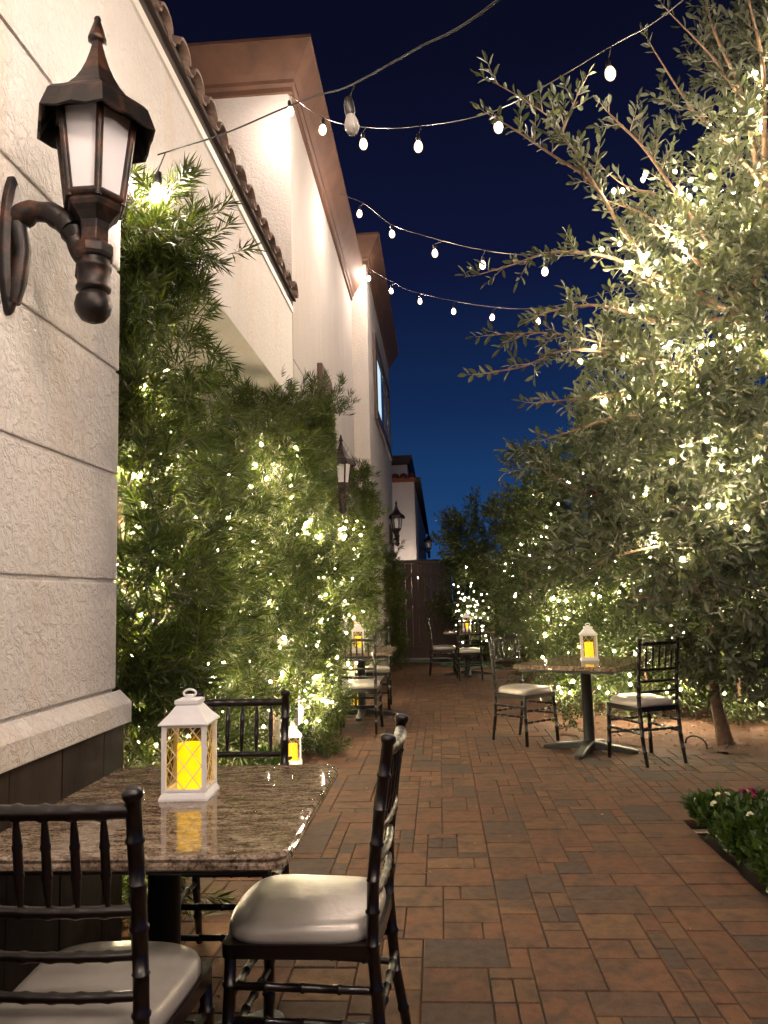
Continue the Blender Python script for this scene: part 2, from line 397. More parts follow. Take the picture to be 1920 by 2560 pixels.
def two_mesh(core, env, m1, m2):
    n = len(core.f); core.add(env.v, env.f, True); me = core.mesh('bulb', m1); me.materials.append(m2)
    me.polygons.foreach_set('material_index', [0] * n + [1] * (len(me.polygons) - n)); me.update(); return me
_fm = {}
def fairy_mesh(r, mat):
    key = (round(r, 4), mat.name)
    if key not in _fm:
        q = r * .74
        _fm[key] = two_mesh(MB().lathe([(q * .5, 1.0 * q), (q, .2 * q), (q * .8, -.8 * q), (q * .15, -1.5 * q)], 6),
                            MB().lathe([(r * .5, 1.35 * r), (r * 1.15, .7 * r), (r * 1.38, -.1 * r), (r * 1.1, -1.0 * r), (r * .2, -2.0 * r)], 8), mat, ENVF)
    return _fm[key]
def fairy(label, pts, r=.0125, mat=None, wire=True, group='strings of small fairy lights'):
    pts = [Vector([float(c) for c in p]) for p in pts]; base = pts[0]
    root = thing('fairy_light_string', label, 'fairy lights', base, 0, group)
    mb = MB(); q = []
    for i, p in enumerate(pts):
        q.append(p - base)
        if i + 1 < len(pts):
            m = (p + pts[i + 1]) / 2 - base; m.z -= min(.06, .15 * (pts[i + 1] - p).length); q.append(m)
    mb.tube(q, .0018, 4); part('wire', mb, WIRE, root)
    me = fairy_mesh(r, mat or FAIRY)
    for p in pts:
        o = bpy.data.objects.new('bulb', me); COL.objects.link(o); o.parent = root
        o.location = p - base + Vector((0, 0, -.012)); o.rotation_euler = (random.uniform(-1, 1), random.uniform(-1, 1), 0)
    return root

# ------------------------------------------------------------------ ground
structure('ground', MB().box(-300, 300, -300, 300, -.5, -.16), SAND)
EDGE = [(.30, 17.2), (.98, 13.2), (1.02, 11), (.95, 8.55), (1.12, 7.85), (1.45, 7.3), (1.94, 6.78), (2.55, 6.5), (3.4, 6.3), (4.6, 6.2)]
def edge_x(y):   # rightmost paved x at a given y
    if y <= 6.2: return 4.6 + (6.2 - y) * 40
    for (x0, y0), (x1, y1) in zip(EDGE, EDGE[1:]):
        if y1 <= y <= y0: return x0 + (x1 - x0) * (y0 - y) / (y0 - y1)
    return .3
u = .079; PX0, PY0 = -1.53, -1.0; NX, NY = 74, 231
occ = np.zeros((NX, NY), bool)
PL = (1.37, 4.2, 1.6, 4.766)     # planting bed x0, x1, y0, y1
def blocked(i, j):
    x = PX0 + (i + .5) * u; y = PY0 + (j + .5) * u
    if PL[0] - .27 < x < PL[1] + .27 and PL[2] < y < PL[3] : return True
    if y > 17.2 or y > 6.2 and x > edge_x(y): return True
    if x < -1.34 and y > 2.9: return True
    return False
for i in range(NX):
    for j in range(NY): occ[i, j] = blocked(i, j)
sizes = [(2, 2), (3, 2), (3, 3), (4, 3), (3, 2), (2, 3), (3, 3), (4, 2), (2, 4), (3, 4), (2, 1), (1, 2), (2, 2), (3, 3)]
pav = MB()
def paver(x0, x1, y0, y1, z=0.0):
    g = .0013; x0 += g; x1 -= g; y0 += g; y1 -= g; b = .004; dz = random.uniform(-.0013, .0013)
    t = [random.uniform(-.0008, .0008) for _ in range(4)]
    l0 = [(x0, y0, -.06), (x1, y0, -.06), (x1, y1, -.06), (x0, y1, -.06)]
    l1 = [(a, c, z - b + dz) for a, c, _ in l0]
    l2 = [(x0 + b, y0 + b, z + dz + t[0]), (x1 - b, y0 + b, z + dz + t[1]), (x1 - b, y1 - b, z + dz + t[2]), (x0 + b, y1 - b, z + dz + t[3])]
    pav.loft([l0, l1, l2], False, True)
for j in range(NY):
    for i in range(NX):
        if occ[i, j]: continue
        random.shuffle(sizes)
        for (w, h) in sizes + [(2, 1), (1, 2), (1, 1)]:
            if i + w <= NX and j + h <= NY and not occ[i:i + w, j:j + h].any():
                occ[i:i + w, j:j + h] = True
                paver(PX0 + i * u, PX0 + (i + w) * u, PY0 + j * u, PY0 + (j + h) * u); break
yy = PL[2]
while yy < PL[3] - .02:      # long border pavers along the bed
    h = random.choice([.13, .135, .14]); paver(1.0785, PL[0] - .002 + random.uniform(-.006, .006), yy, min(yy + h, PL[3])); yy += h
structure('patio_paving', pav, PAVER)
structure('paving_bed', MB().box(-1.56, 1.10, -1.0, 17.2, -.075, -.016).box(1.10, 4.5, PL[3], 6.4, -.075, -.018), SAND)
# dirt beds
def dirt_sheet(name, inside, x0, x1, y0, y1, step, z, amp):
    mb = MB(); nx = int((x1 - x0) / step) + 1; ny = int((y1 - y0) / step) + 1; ids = {}
    for i in range(nx):
        for j in range(ny):
            x = x0 + i * step; y = y0 + j * step
            if inside(x, y):
                ids[i, j] = len(mb.v)
                zz = z + amp * (math.sin(x * 3.1 + y * 1.7) * .5 + math.sin(x * 7.3 - y * 5.1) * .3 + random.uniform(-.5, .5))
                mb.v.append((x, y, zz))
    for (i, j) in list(ids):
        q = [(i, j), (i + 1, j), (i + 1, j + 1), (i, j + 1)]
        if all(a in ids for a in q): mb.f.append(tuple(ids[a] for a in q)); mb.sm.append(True)
    return structure(name, mb, DIRT)
dirt_sheet('dirt_bed_ground', lambda x, y: y > 6.0 and x > edge_x(y) - .15 + .05 * math.sin(y * 9) + (0 if y < 17 else -9), .2, 9, 6.02, 21, .07, .008, .022)
dirt_sheet('shrub_bed_ground', lambda x, y: x < -1.24 + .02 * math.sin(y * 5), -2.4, -1.1, 2.9, 6.9, .08, .012, .018)
structure('planting_bed_soil', MB().box(PL[0], PL[1], PL[2], PL[3] - .05, -.2, -.06), simple('dark_soil', (.035, .022, .015), .95, nscale=40, bstr=.8))
structure('planting_bed_edge', MB().box(PL[0] + .005, PL[1], PL[3] - .085, PL[3] - .005, -.12, -.05), CONC)
# fallen leaves
def litter(name, fx, n, z, L=.045):
    P = np.array([fx() for _ in range(n)]); P = np.c_[P, z + rng.uniform(.0, .025, n)]
    Dv = np.c_[rng.normal(size=(n, 2)), rng.uniform(-.15, .35, n)]
    V, F = leaves(P, Dv, rng.uniform(.6, 1.3, n) * L, rng.uniform(.25, .4, n) * L)
    return stuff(part(name, np_mesh(name, V, F, [DRY]), None))
def fx_r():
    while 1:
        x = random.uniform(.9, 4.2); y = random.uniform(6.3, 10)
        if x > edge_x(y) + .04: return x, y
litter('leaf_litter', fx_r, 700, .02)
litter('fallen_leaf_bits', lambda: (random.uniform(-1.1, 3.5), random.uniform(2.4, 11)), 120, .004, .022)
litter('leaf_mulch', lambda: (random.uniform(-2.0, -1.28), random.uniform(3.0, 6.7)), 900, .02, .06)

# ------------------------------------------------------------------ building
WX = -1.25
bld = thing('restaurant_building', 'long white stucco building with brown cornices and clay tile eave', 'building', (WX, 3, 0))
def bpart(name, mb, m, parent=bld, bevel=0):
    base = Vector((WX, 3, 0)); mb.v = [tuple(Vector(v) - base) for v in mb.v]
    return part(name, mb, m, parent if parent is bld else parent, bevel)
JZ = [1.010, 1.425, 1.840, 2.262, 2.680, 3.100]
wl = MB()
for z0, z1 in zip(JZ, JZ[1:]):
    wl.box(WX - .05, WX, -6, 2.93, z0 + .007, z1 - .007)
bpart('lower_wall', wl, STUCCO, bevel=.006)
bpart('wall_core', MB().box(-1.6, WX - .009, -6, 2.915, -.1, 3.1), STUCCO)
# plinth moulding (sloped top, rounded nose) returning round the corner
pl = MB(); prof = [(0, 1.010), (.040, .972), (.049, .960), (.049, .886), (-.02, .886)]
pl.loft([[(WX + a, y, z) for a, z in prof] for y in (-6, 2.93 + .032)], True, True)
bpart('plinth_moulding', pl, STUCCO, bevel=.005)
ts = MB(); y = -5.9
while y < 2.9:
    w = .31; ts.box(WX - .03, WX + .022 + random.uniform(-.001, .001), y + .002, min(y + w - .002, 2.955), -.03, .884); y += w
bpart('tile_wainscot', ts, SLATE, bevel=.002)
# wall above the opening, up to the eave
up = MB().box(-1.6, WX, -6, 6.72, 3.107, 3.975)
bpart('upper_wall', up, STUCCO)
bpart('alcove_soffit', MB().box(-2.6, -1.602, 2.3, 6.72, 3.12, 3.25), STUCCO)
bpart('alcove_back_wall', MB().box(-2.7, -2.5, 2.3, 6.72, -.1, 3.12), STUCCO)
bpart('drip_edge', MB().box(WX + .001, WX + .014, -6, 6.70, 3.945, 3.998), TRIMWHITE)
bpart('eave_fascia', MB().box(-1.9, WX + .012, -6, 6.71, 4.0, 4.075), DARKFASCIA)
# barrel tiles: each course a row of arches, the open lower ends over the wall edge
rt = MB(); y = -6.0; k = 0
while y < 6.62:
    w = .23
    for course in range(6):
        xo = WX + .075 - course * .34; zo = 4.085 + course * .115; jit = random.uniform(-.012, .012)
        for kind in (0, 1):
            loops = []
            for (xx, zz, rs) in ((xo + jit, zo, 1.0), (xo + jit - .40, zo + .135, .9)):
                l = []
                for a in range(9):
                    th = PI * a / 8
                    if kind == 0: l.append((xx, y + w * .36 - w * .36 * rs * math.cos(th), zz + .060 * math.sin(th)))
                    else: l.append((xx - .012, y + w * .86 - w * .19 * math.cos(th), zz + .012 - .035 * math.sin(th)))
                inn = [(a_, b_, c_ - .016) for a_, b_, c_ in l[::-1]]
                loops.append(l + inn)
            rt.loft(loops, True, True)
    y += w
bpart('tile_roof', rt, TILE)
bpart('roof_deck', MB().add([(WX + .04, -6, 4.078), (WX + .04, 6.71, 4.078), (-3.4, 6.71, 4.80), (-3.4, -6, 4.80), (WX + .04, -6, 4.05), (WX + .04, 6.71, 4.05), (-3.4, 6.71, 4.7), (-3.4, -6, 4.7)],
      [(0, 1, 2, 3), (7, 6, 5, 4), (0, 4, 5, 1), (2, 6, 7, 3), (1, 5, 6, 2), (0, 3, 7, 4)]), DARKFASCIA)
# tall middle block
B2 = MB().box(-6, WX, 6.745, 11.9, 3.53, 6.3).box(-6, WX, 6.745, 11.9, -.1, 3.516).box(-6, WX - .014, 6.76, 11.89, 3.4, 3.6)
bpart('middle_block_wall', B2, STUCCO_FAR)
def cornice(x1, y0, y1, z0, h, ov, name):
    pr = [(0, 0), (.03, 0), (.03, .05), (.055, .075), (.06, .11), (.10, .16), (ov - .01, h - .03), (ov, h - .03), (ov, h), (-.12, h), (-.12, 0)]
    mb = MB()
    # run along the side (x = x1) mitred at y0 with the run along the front (y = y0)
    loopsA = [[(x1 + a, y0 - a, z0 + z) for a, z in pr], [(x1 + a, y1, z0 + z) for a, z in pr]]
    loopsB = [[(x1 - 4.5, y0 - a, z0 + z) for a, z in pr], [(x1 + a, y0 - a, z0 + z) for a, z in pr]]
    mb.loft(loopsB, True, False); mb.loft(loopsA, False, True)
    return bpart(name, mb, BROWN)
cornice(WX, 6.745, 11.88, 6.12, .40, .25, 'middle_block_cornice')
# far block, standing a little proud
B3X = -1.0
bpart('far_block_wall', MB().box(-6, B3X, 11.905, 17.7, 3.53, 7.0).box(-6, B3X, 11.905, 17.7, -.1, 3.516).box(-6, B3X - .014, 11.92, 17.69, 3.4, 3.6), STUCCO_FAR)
cornice(B3X, 11.905, 17.75, 6.72, .42, .25, 'far_block_cornice')
wf = MB(); wy0, wy1, wz0, wz1 = 12.97, 16.95, 4.43, 5.96; fw = .17
wf.box(B3X + .001, B3X + .05, wy0, wy1, wz1 - fw, wz1).box(B3X + .001, B3X + .06, wy0 - .03, wy1 + .03, wz0 - .02, wz0 + fw)
wf.box(B3X + .001, B3X + .05, wy0, wy0 + fw + .1, wz0 + fw, wz1 - fw).box(B3X + .001, B3X + .05, wy1 - fw, wy1, wz0 + fw, wz1 - fw)
wfo = bpart('window', wf, WINFRAME, bevel=.006)
def sub(name, mb, m, parent):
    base = Vector((WX, 3, 0)); mb.v = [tuple(Vector(v) - base) for v in mb.v]; return part(name, mb, m, parent)
sub('pane', MB().box(B3X + .002, B3X + .016, wy0 + fw + .1, wy1 - fw, wz0 + fw, wz1 - fw), GLOWWIN, wfo)
sub('glow_strip', MB().box(B3X + .017, B3X + .022, wy0 + fw + .1, wy0 + fw + 1.3, wz0 + fw, wz1 - fw - .12), WINGLOW, wfo)  # added glowing strip that makes one end of the pane bright
sub('mullion', MB().box(B3X + .017, B3X + .04, 15.6, 15.68, wz0 + fw, wz1 - fw), WINFRAME, wfo)
sw = MB().box(WX + .001, WX + .06, 8.15, 8.95, 3.05, 3.93).box(WX + .001, WX + .045, 8.25, 8.85, 2.2, 3.05)
bpart('brown_shutter', sw, POSTW, bevel=.01)
# building beyond the gate
b4 = thing('stucco_house', 'white stucco house with dark cornice and red tile strip beyond the gate', 'building', (-.65, 23.6, 0))
def p4(name, mb, m, bevel=0):
    mb.v = [(x + .65, y - 23.6, z) for x, y, z in mb.v]; return part(name, mb, m, b4, bevel)
w4 = MB(); zz = [-.1, 2.26, 2.68, 3.1, 3.52, 4.92]
for a, b_ in zip(zz, zz[1:]): w4.box(-5, -.65, 23.6, 45, a + .008, b_ - .008)
w4.box(-5, -.66, 23.612, 44.9, -.1, 4.9)
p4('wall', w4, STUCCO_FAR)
p4('upper_wall', MB().box(-5, -.86, 23.9, 44, 4.92, 5.6), STUCCO_FAR)
c4 = MB(); pr = [(0, 0), (.04, 0), (.16, .2), (.16, .28), (-.2, .28), (-.2, 0)]
c4.loft([[(-5, 23.9 - a, 5.5 + z) for a, z in pr], [(-.86 + a, 23.9 - a, 5.5 + z) for a, z in pr]], True, False)
c4.loft([[(-.86 + a, 23.9 - a, 5.5 + z) for a, z in pr], [(-.86 + a, 44, 5.5 + z) for a, z in pr]], False, True)
p4('cornice', c4, DARKFASCIA)
t4 = MB()
for k in range(16):
    x = -.72 - k * .26
    t4.loft([[(x + .12 * math.cos(PI * a / 6), 23.42 + s * .42, 4.94 + s * .2 + .09 * math.sin(PI * a / 6)) for a in range(7)] for s in (0, 1)], True, True, closed=False)
t4.box(-5, -.6, 23.5, 23.58, 4.9, 5.0)
p4('tile_strip', t4, REDTILE)
p4('eave', MB().box(-.648, -.45, 23.5, 44, 4.93, 5.03), DARKFASCIA)
# gate and fence
gt = thing('wooden_gate', 'dark brown plank gate with diagonal brace closing the far end of the patio', 'gate', (-.45, 16.85, 0))
gb = MB(); x = -1.0
while x < .16:
    gb.box(x + .45, x + .45 + .136, -.012 + random.uniform(-.003, .003), .012, .04, 2.08); x += .139
part('plank_panel', gb, GATEW, gt, .003)
part('top_cap', MB().box(-.56, .66, -.05, .05, 2.083, 2.155), GATEW, gt, .006)
br = MB(); M = Matrix.Translation((.02, -.04, 1.02)) @ Matrix.Rotation(R(56), 4, 'Y')
br.box(-.98, .98, -.02, .02, -.045, .045, M)
part('diagonal_brace', br, GATEW, gt)
part('rail', MB().box(-.55, .60, -.042, -.014, 1.78, 1.87), GATEW, gt); part('rail', MB().box(-.55, .60, -.042, -.014, .2, .29), GATEW, gt)
part('gate_post', MB().box(.62, .73, -.06, .06, -.05, 2.08), GATEW, gt, .004)
fn = thing('wooden_fence', 'dark board fence running behind the far shrubs on the right', 'fence', (2.2, 16.95, 0))
fb = MB(); x = .30
while x < 5.2: fb.box(x - 2.2, x - 2.2 + .136, -.012, .012, 0, 2.05); x += .14
part('board_panel', fb, GATEW, fn, .003); part('cap', MB().box(-1.9, 3, -.04, .04, 2.053, 2.10), GATEW, fn)

# ------------------------------------------------------------------ wall lanterns
def wall_lantern(loc, label, reach=.215, sc_=.935):
    root = thing('wall_lantern', label, 'wall lamp', loc, 0, 'bronze wall lanterns along the building'); X = reach
    H6 = 0
    bp = MB()
    out = [(math.cos(a) * .052 * (1.0 if abs(math.sin(a)) < .8 else .9), .275 + math.sin(a) * .235) for a in [2 * PI * k / 20 for k in range(20)]]
    bp.loft([[(0, y_, z_) for y_, z_ in out], [(.016, y_, z_) for y_, z_ in out], [(.03, y_ * .72, .275 + (z_ - .275) * .86) for y_, z_ in out]], True, True)
    part('back_plate', bp, IRON, root, .004)
    ar = MB(); pts = [(.02, 0, .36), (.06, 0, .385), (.105, 0, .375), (.15, 0, .33), (.175, 0, .26), (.195, 0, .20), (X - .03, 0, .165), (X, 0, .155)]
    pts = [(p[0] * X / .215 if p[0] < .2 else p[0], p[1], p[2]) for p in pts]
    sm = []
    for i in range(len(pts) - 1):
        for t in (0, .33, .66): sm.append(tuple(Vector(pts[i]).lerp(Vector(pts[i + 1]), t)))
    sm.append(pts[-1]); n = len(sm)
    ar.tube(sm, [.037 - .010 * i / n + .004 * math.sin(i * 1.1) for i in range(n)], 12)
    ar.tube([(.125 * X / .215, 0, .365), (.145 * X / .215, 0, .338), (.158 * X / .215, 0, .315)], [.026, .042, .037], 10)
    ar.tube([(.162 * X / .215, 0, .305), (.172 * X / .215, 0, .275)], [.043, .030], 8)
    ar.tube([(.03, 0, .34), (.05, 0, .25), (.035, 0, .15), (.025, 0, .08)], [.034, .026, .03, .02], 10)
    part('scroll_arm', ar, IRON, root)
    b = MB()
    b.lathe([(.012, .002), (.036, .012), (.052, .035), (.057, .058), (.052, .084), (.038, .102)], 20, (X, 0, 0))
    b.lathe([(.040, .10), (.052, .108), (.054, .116), (.050, .122), (.050, .172), (.054, .176), (.054, .188), (.050, .194), (.048, .207)], 20, (X, 0, 0))
    b.lathe([(.047, .205), (.058, .211), (.062, .222), (.062, .246), (.056, .256), (.047, .264)], 8, (X, 0, 0), False)
    part('finial_base', b, IRON, root)
    nk = MB(); nk.lathe([(.046, .262), (.046, .30), (.051, .325), (.068, .348), (.084, .362), (.090, .376), (.090, .388)], 6, (X, 0, 0), False, H6)
    part('neck', nk, IRON, root, .003)
    z0, z1, r0, r1 = .388, .686, .089, .129
    cg = MB(); pn = MB()
    def hx(r, k, z): a = H6 + k * PI / 3; return Vector((X + r * math.cos(a), r * math.sin(a), z))
    for k in range(6):
        a, b2, c, d = hx(r0, k, z0), hx(r0, k + 1, z0), hx(r1, k + 1, z1), hx(r1, k, z1)
        cg.tube([hx(r0, k, z0 - .004), hx(r1, k, z1 + .004)], .0115, 6)
        cg.tube([a.lerp(d, .035), b2.lerp(c, .035)], .013, 6); cg.tube([a.lerp(d, .965), b2.lerp(c, .965)], .012, 6)
        ins = .93
        q = [Vector((X + (v.x - X) * ins, v.y * ins, v.z)) for v in (a, b2, c, d)]
        q2 = [Vector((X + (v.x - X) * (ins - .03), v.y * (ins - .03), v.z)) for v in (a, b2, c, d)]
        pn.loft([[tuple(v) for v in q2], [tuple(v) for v in q]], True, True)
    part('cage', cg, IRON, root); part('milk_panes', pn, MILK, root)
    rf = MB()
    def ring(rm, z, sc_=0, dz=0):   # 24-gon pulled towards a hexagon, with scalloped lower edge
        l = []
        for k in range(24):
            a = H6 + 2 * PI * k / 24; m = (a - H6) % (PI / 3) - PI / 6
            rr_ = rm * math.cos(PI / 6) / math.cos(m); t = abs(m) / (PI / 6)
            l.append((X + rr_ * math.cos(a), rr_ * math.sin(a), z + dz * (math.cos(t * PI * 2) * .5 - .5 * t)))
        return l
    rf.loft([ring(.126, .716), ring(.150, .704), ring(.188, .630, 0, .008), ring(.198, .632, 0, .008), ring(.172, .702, 0, .004), ring(.160, .716), ring(.130, .734), ring(.102, .757), ring(.078, .788), ring(.058, .824), ring(.041, .864), ring(.028, .905), ring(.018, .945), ring(.018, .955)], True, True)
    part('roof', rf, IRON, root, .0015)
    fi = MB(); fi.lathe([(.018, .952), (.031, .958), (.028, .970), (.012, 1.022), (.010, 1.026), (.012, 1.034), (.008, 1.043), (.001, 1.045)], 8, (X, 0, 0))
    part('spire', fi, IRON, root); root.scale = (sc_,) * 3
    return root
wall_lantern((WX, 2.115, 2.155), 'large bronze wall lantern on scroll arm close by on the near stucco wall', .285)
wall_lantern((WX, 8.3, 2.256), 'bronze wall lantern half buried in the shrub behind the table with glowing lantern', .27, .85)
wall_lantern((B3X, 16.2, 2.42), 'bronze wall lantern in front of the white house beyond the gate', .17)
wall_lantern((-.65, 27.2, 2.70), 'small dark wall lantern on the house beyond the gate, seen over the gate top', .37)

# ------------------------------------------------------------------ furniture
CG = 'dark mahogany dining chairs with ivory seats'
def make_chair():
    root = thing('dining_chair', '', 'chair', (0, 0, 0), 0, CG)
    wb, wf_, yb, yf, zt = .178, .192, -.19, .185, .95
    for s in (-1, 1):
        pts = [(s * wb, yb - .055, 0), (s * wb, yb - .015, .22), (s * wb, yb, .44), (s * wb, yb - .006, .60), (s * wb, yb - .028, .78), (s * wb, yb - .055, zt)]
        st = []
        for i in range(len(pts) - 1):
            a, b = Vector(pts[i]), Vector(pts[i + 1])
            for t, q in ((0, 1), (.46, 1), (.485, 1.22), (.515, 1.22), (.54, 1)): st.append((a.lerp(b, t), .0165 * q))
            st.append((a.lerp(b, .985), .0165)); st.append((a.lerp(b, .99), .019))
        st.append((Vector(pts[-1]), .019)); top = Vector(pts[-1])
        st += [(top + Vector((0, -.001, .004)), .022), (top + Vector((0, -.002, .016)), .0215), (top + Vector((0, -.003, .021)), .014)]
        rl = MB().tube([p for p, _ in st], [q * (.82 + .18 * min(1, p.z / .2)) for p, q in st], 12)
        part('rear_post', rl, MAHOG, root)
        fl = MB().turned((s * (wf_ + .012), yf + .015, 0), (s * wf_, yf, .425), .0165, (.3, .55, .8), 12)
        part('front_leg', fl, MAHOG, root)
    fr = MB()
    poly0 = [(-wb - .012, yb - .012), (wb + .012, yb - .012), (wf_ + .016, yf + .01), (wf_, yf + .026), (-wf_, yf + .026), (-wf_ - .016, yf + .01)]
    fr.prism(poly0, .405, .440)
    part('seat_frame', fr, MAHOG, root, .008)
    cu = MB(); loops = []
    def outline(k, z, n=44):
        l = []
        for i in range(n):
            a = 2 * PI * i / n; ca, sa = math.cos(a), math.sin(a); e = .42
            xx = math.copysign(abs(ca) ** e, ca); yy_ = math.copysign(abs(sa) ** e, sa)
            hw = (.183 + (.206 - .183) * (yy_ + 1) / 2); fy = .018 * (1 - xx * xx) * (yy_ > 0)
            l.append((xx * hw * k, .005 + (yy_ * .200 + fy) * k, z - .006 * (xx * xx) * (k > .5)))
        return l
    for k, z in ((.94, .440), (.985, .446), (1.0, .458), (.992, .472), (.965, .484), (.91, .493), (.80, .498), (.62, .502), (.40, .504), (.18, .505)): loops.append(outline(k, z))
    cu.loft(loops, True, True, True)
    part('seat_cushion', cu, VINYL, root)
    def back_y(z): return yb - .006 - (z - .6) * .14 if z > .6 else yb - .004
    ring4 = (.14, .32, .5, .68, .86)
    rails = []
    for z, rr_ in ((.925, .0155), (.725, .0115), (.635, .010), (.555, .010)):
        yy_ = back_y(z); mid = .012
        rmb = MB(); P0 = [Vector((-wb + .006 + (2 * wb - .012) * t, yy_ - mid * 4 * t * (1 - t), z)) for t in [i / 24 for i in range(25)]]
        rad = [rr_ * (1.25 if i in (4, 8, 12, 16, 20) else 1) for i in range(25)]
        rmb.tube(P0, rad, 10); rails.append(part('back_rail', rmb, MAHOG, root))
    for k in range(5):
        t = (k + 1) / 6; x = -wb + 2 * wb * t; yy_ = lambda z: back_y(z) - .012 * 4 * t * (1 - t)
        zs = [.73, .745, .775, .79, .794, .80, .804, .83, .85, .854, .860, .864, .88, .91, .92]
        rs = [.0055, .0058, .0088, .0095, .0112, .0112, .0097, .0099, .0096, .0112, .0112, .0095, .0088, .0058, .0056]
        part('spindle', MB().tube([(x, yy_(z), z) for z in zs], rs, 8), MAHOG, root)
    for s in (-1, 1):
        part('stretcher', MB().turned((s * wb, yb - .018, .24), (s * (wf_ + .004), yf + .006, .25), .0105, (.25, .5, .75)), MAHOG, root)
        part('stretcher', MB().turned((s * wb, yb - .008, .325), (s * (wf_ + .002), yf + .004, .335), .0105, (.25, .5, .75)), MAHOG, root)
    for z in (.20, .30):
        part('stretcher', MB().turned((-wf_ - .004, yf + .008, z), (wf_ + .004, yf + .008, z), .0105, (.2, .4, .6, .8)), MAHOG, root)
    part('stretcher', MB().turned((-wb, yb - .016, .27), (wb, yb - .016, .27), .0105, (.2, .4, .6, .8)), MAHOG, root)
    return root
chair = make_chair()
CH = [((-.80, 1.79), 0, 'mahogany chair at the near end of the closest table, its back to the viewer'),
      ((-.385, 2.29), 90 - 3, 'mahogany chair at the open side of the closest table, seen side-on'),
      ((-.815, 2.905), 180, 'mahogany chair at the far end of the closest table beside a lantern on the ground'),
      ((.75, 7.32), -139, 'mahogany chair at the left of the table by the tree, facing it'),
      ((1.60, 6.44), 23, 'mahogany chair right of the table by the tree, its back to the viewer'),
      ((-.845, 8.02), 0, 'mahogany chair against the left shrubs, in front of its small table'),
      ((-.84, 9.66), 177, 'mahogany chair behind the small table against the left shrubs'),
      ((.03, 13.55), -88, 'mahogany chair left of the farthest table, seen side-on near the gate'),
      ((.455, 12.66), 0, 'mahogany chair in front of the farthest table, its back to the viewer'),
      ]
for k, ((x, y), rz, lab) in enumerate(CH):
    if k == 0: chair.location = (x, y, 0); chair.rotation_euler = (0, 0, R(rz)); chair['label'] = lab
    else: dup(chair, (x, y, 0), R(rz), lab)
def make_table(name, lab, loc, rz, w, d, col_off=(0, 0), foot_rot=0):
    root = thing('dining_table', lab, 'table', loc, rz, 'granite pedestal tables')
    tp = MB(); cr = .045; poly = []
    for (sx, sy, a0) in ((1, 1, 0), (-1, 1, 90), (-1, -1, 180), (1, -1, 270)):
        for k in range(5):
            a = R(a0 + k * 22.5); poly.append((sx * (w / 2 - cr) + cr * math.cos(a), sy * (d / 2 - cr) + cr * math.sin(a)))
    def ins(e): return [(x - math.copysign(min(e, abs(x)), x), y - math.copysign(min(e, abs(y)), y)) for x, y in poly]
    tp.loft([[(x, y, z) for x, y in ins(e)] for e, z in ((.006, .714), (0, .719), (0, .728), (-.003, .734), (0, .742), (.004, .7475), (.009, .75))], True, True)
    part('tabletop', tp, GRAN, root)
    cx_, cy_ = col_off
    part('under_frame', MB().box(-w / 2 + .05, w / 2 - .05, -d / 2 + .05, d / 2 - .05, .690, .713), BLACKIRON, root, .004)
    part('pedestal', MB().lathe([(.05, .05), (.047, .07), (.047, .66), (.085, .68), (.085, .69)], 20, (cx_, cy_, 0)), BLACKIRON, root)
    for k in range(4):
        M = Matrix.Translation((cx_, cy_, 0)) @ Matrix.Rotation(R(foot_rot) + k * PI / 2, 4, 'Z'); f = MB()
        l = []
        for (t, hw, z0, z1) in ((.03, .05, .02, .085), (.12, .038, .015, .07), (.26, .036, .006, .05), (.355, .042, 0, .036), (.385, .036, 0, .03), (.40, .02, 0, .024)):
            l.append([tuple(M @ Vector(q)) for q in ((t, -hw, z0), (t, hw, z0), (t, hw, z1 - .008), (t, hw * .7, z1), (t, -hw * .7, z1), (t, -hw, z1 - .008))])
        f.loft(l, True, True); part('foot', f, BLACKIRON, root, .003)
    return root
make_table('a', 'granite table close by at the wainscot wall with a white lantern on it', (-.775, 2.315, 0), 0, .80, .985, (-.06, 0), 45)
make_table('b', 'granite table under the tree at the edge of the dirt bed', (1.235, 6.84, 0), R(-30), .90, 1.06, (0, 0), 5)
make_table('c', 'granite table pushed against the left shrubs, second along the wall', (-.93, 8.92, 0), 0, .80, 1.0, (0, .1), 0)
make_table('d', 'granite table farthest away beside the gate and the light-draped shrub', (.50, 13.45, 0), R(-3), .86, .9, (-.05, 0), 5)

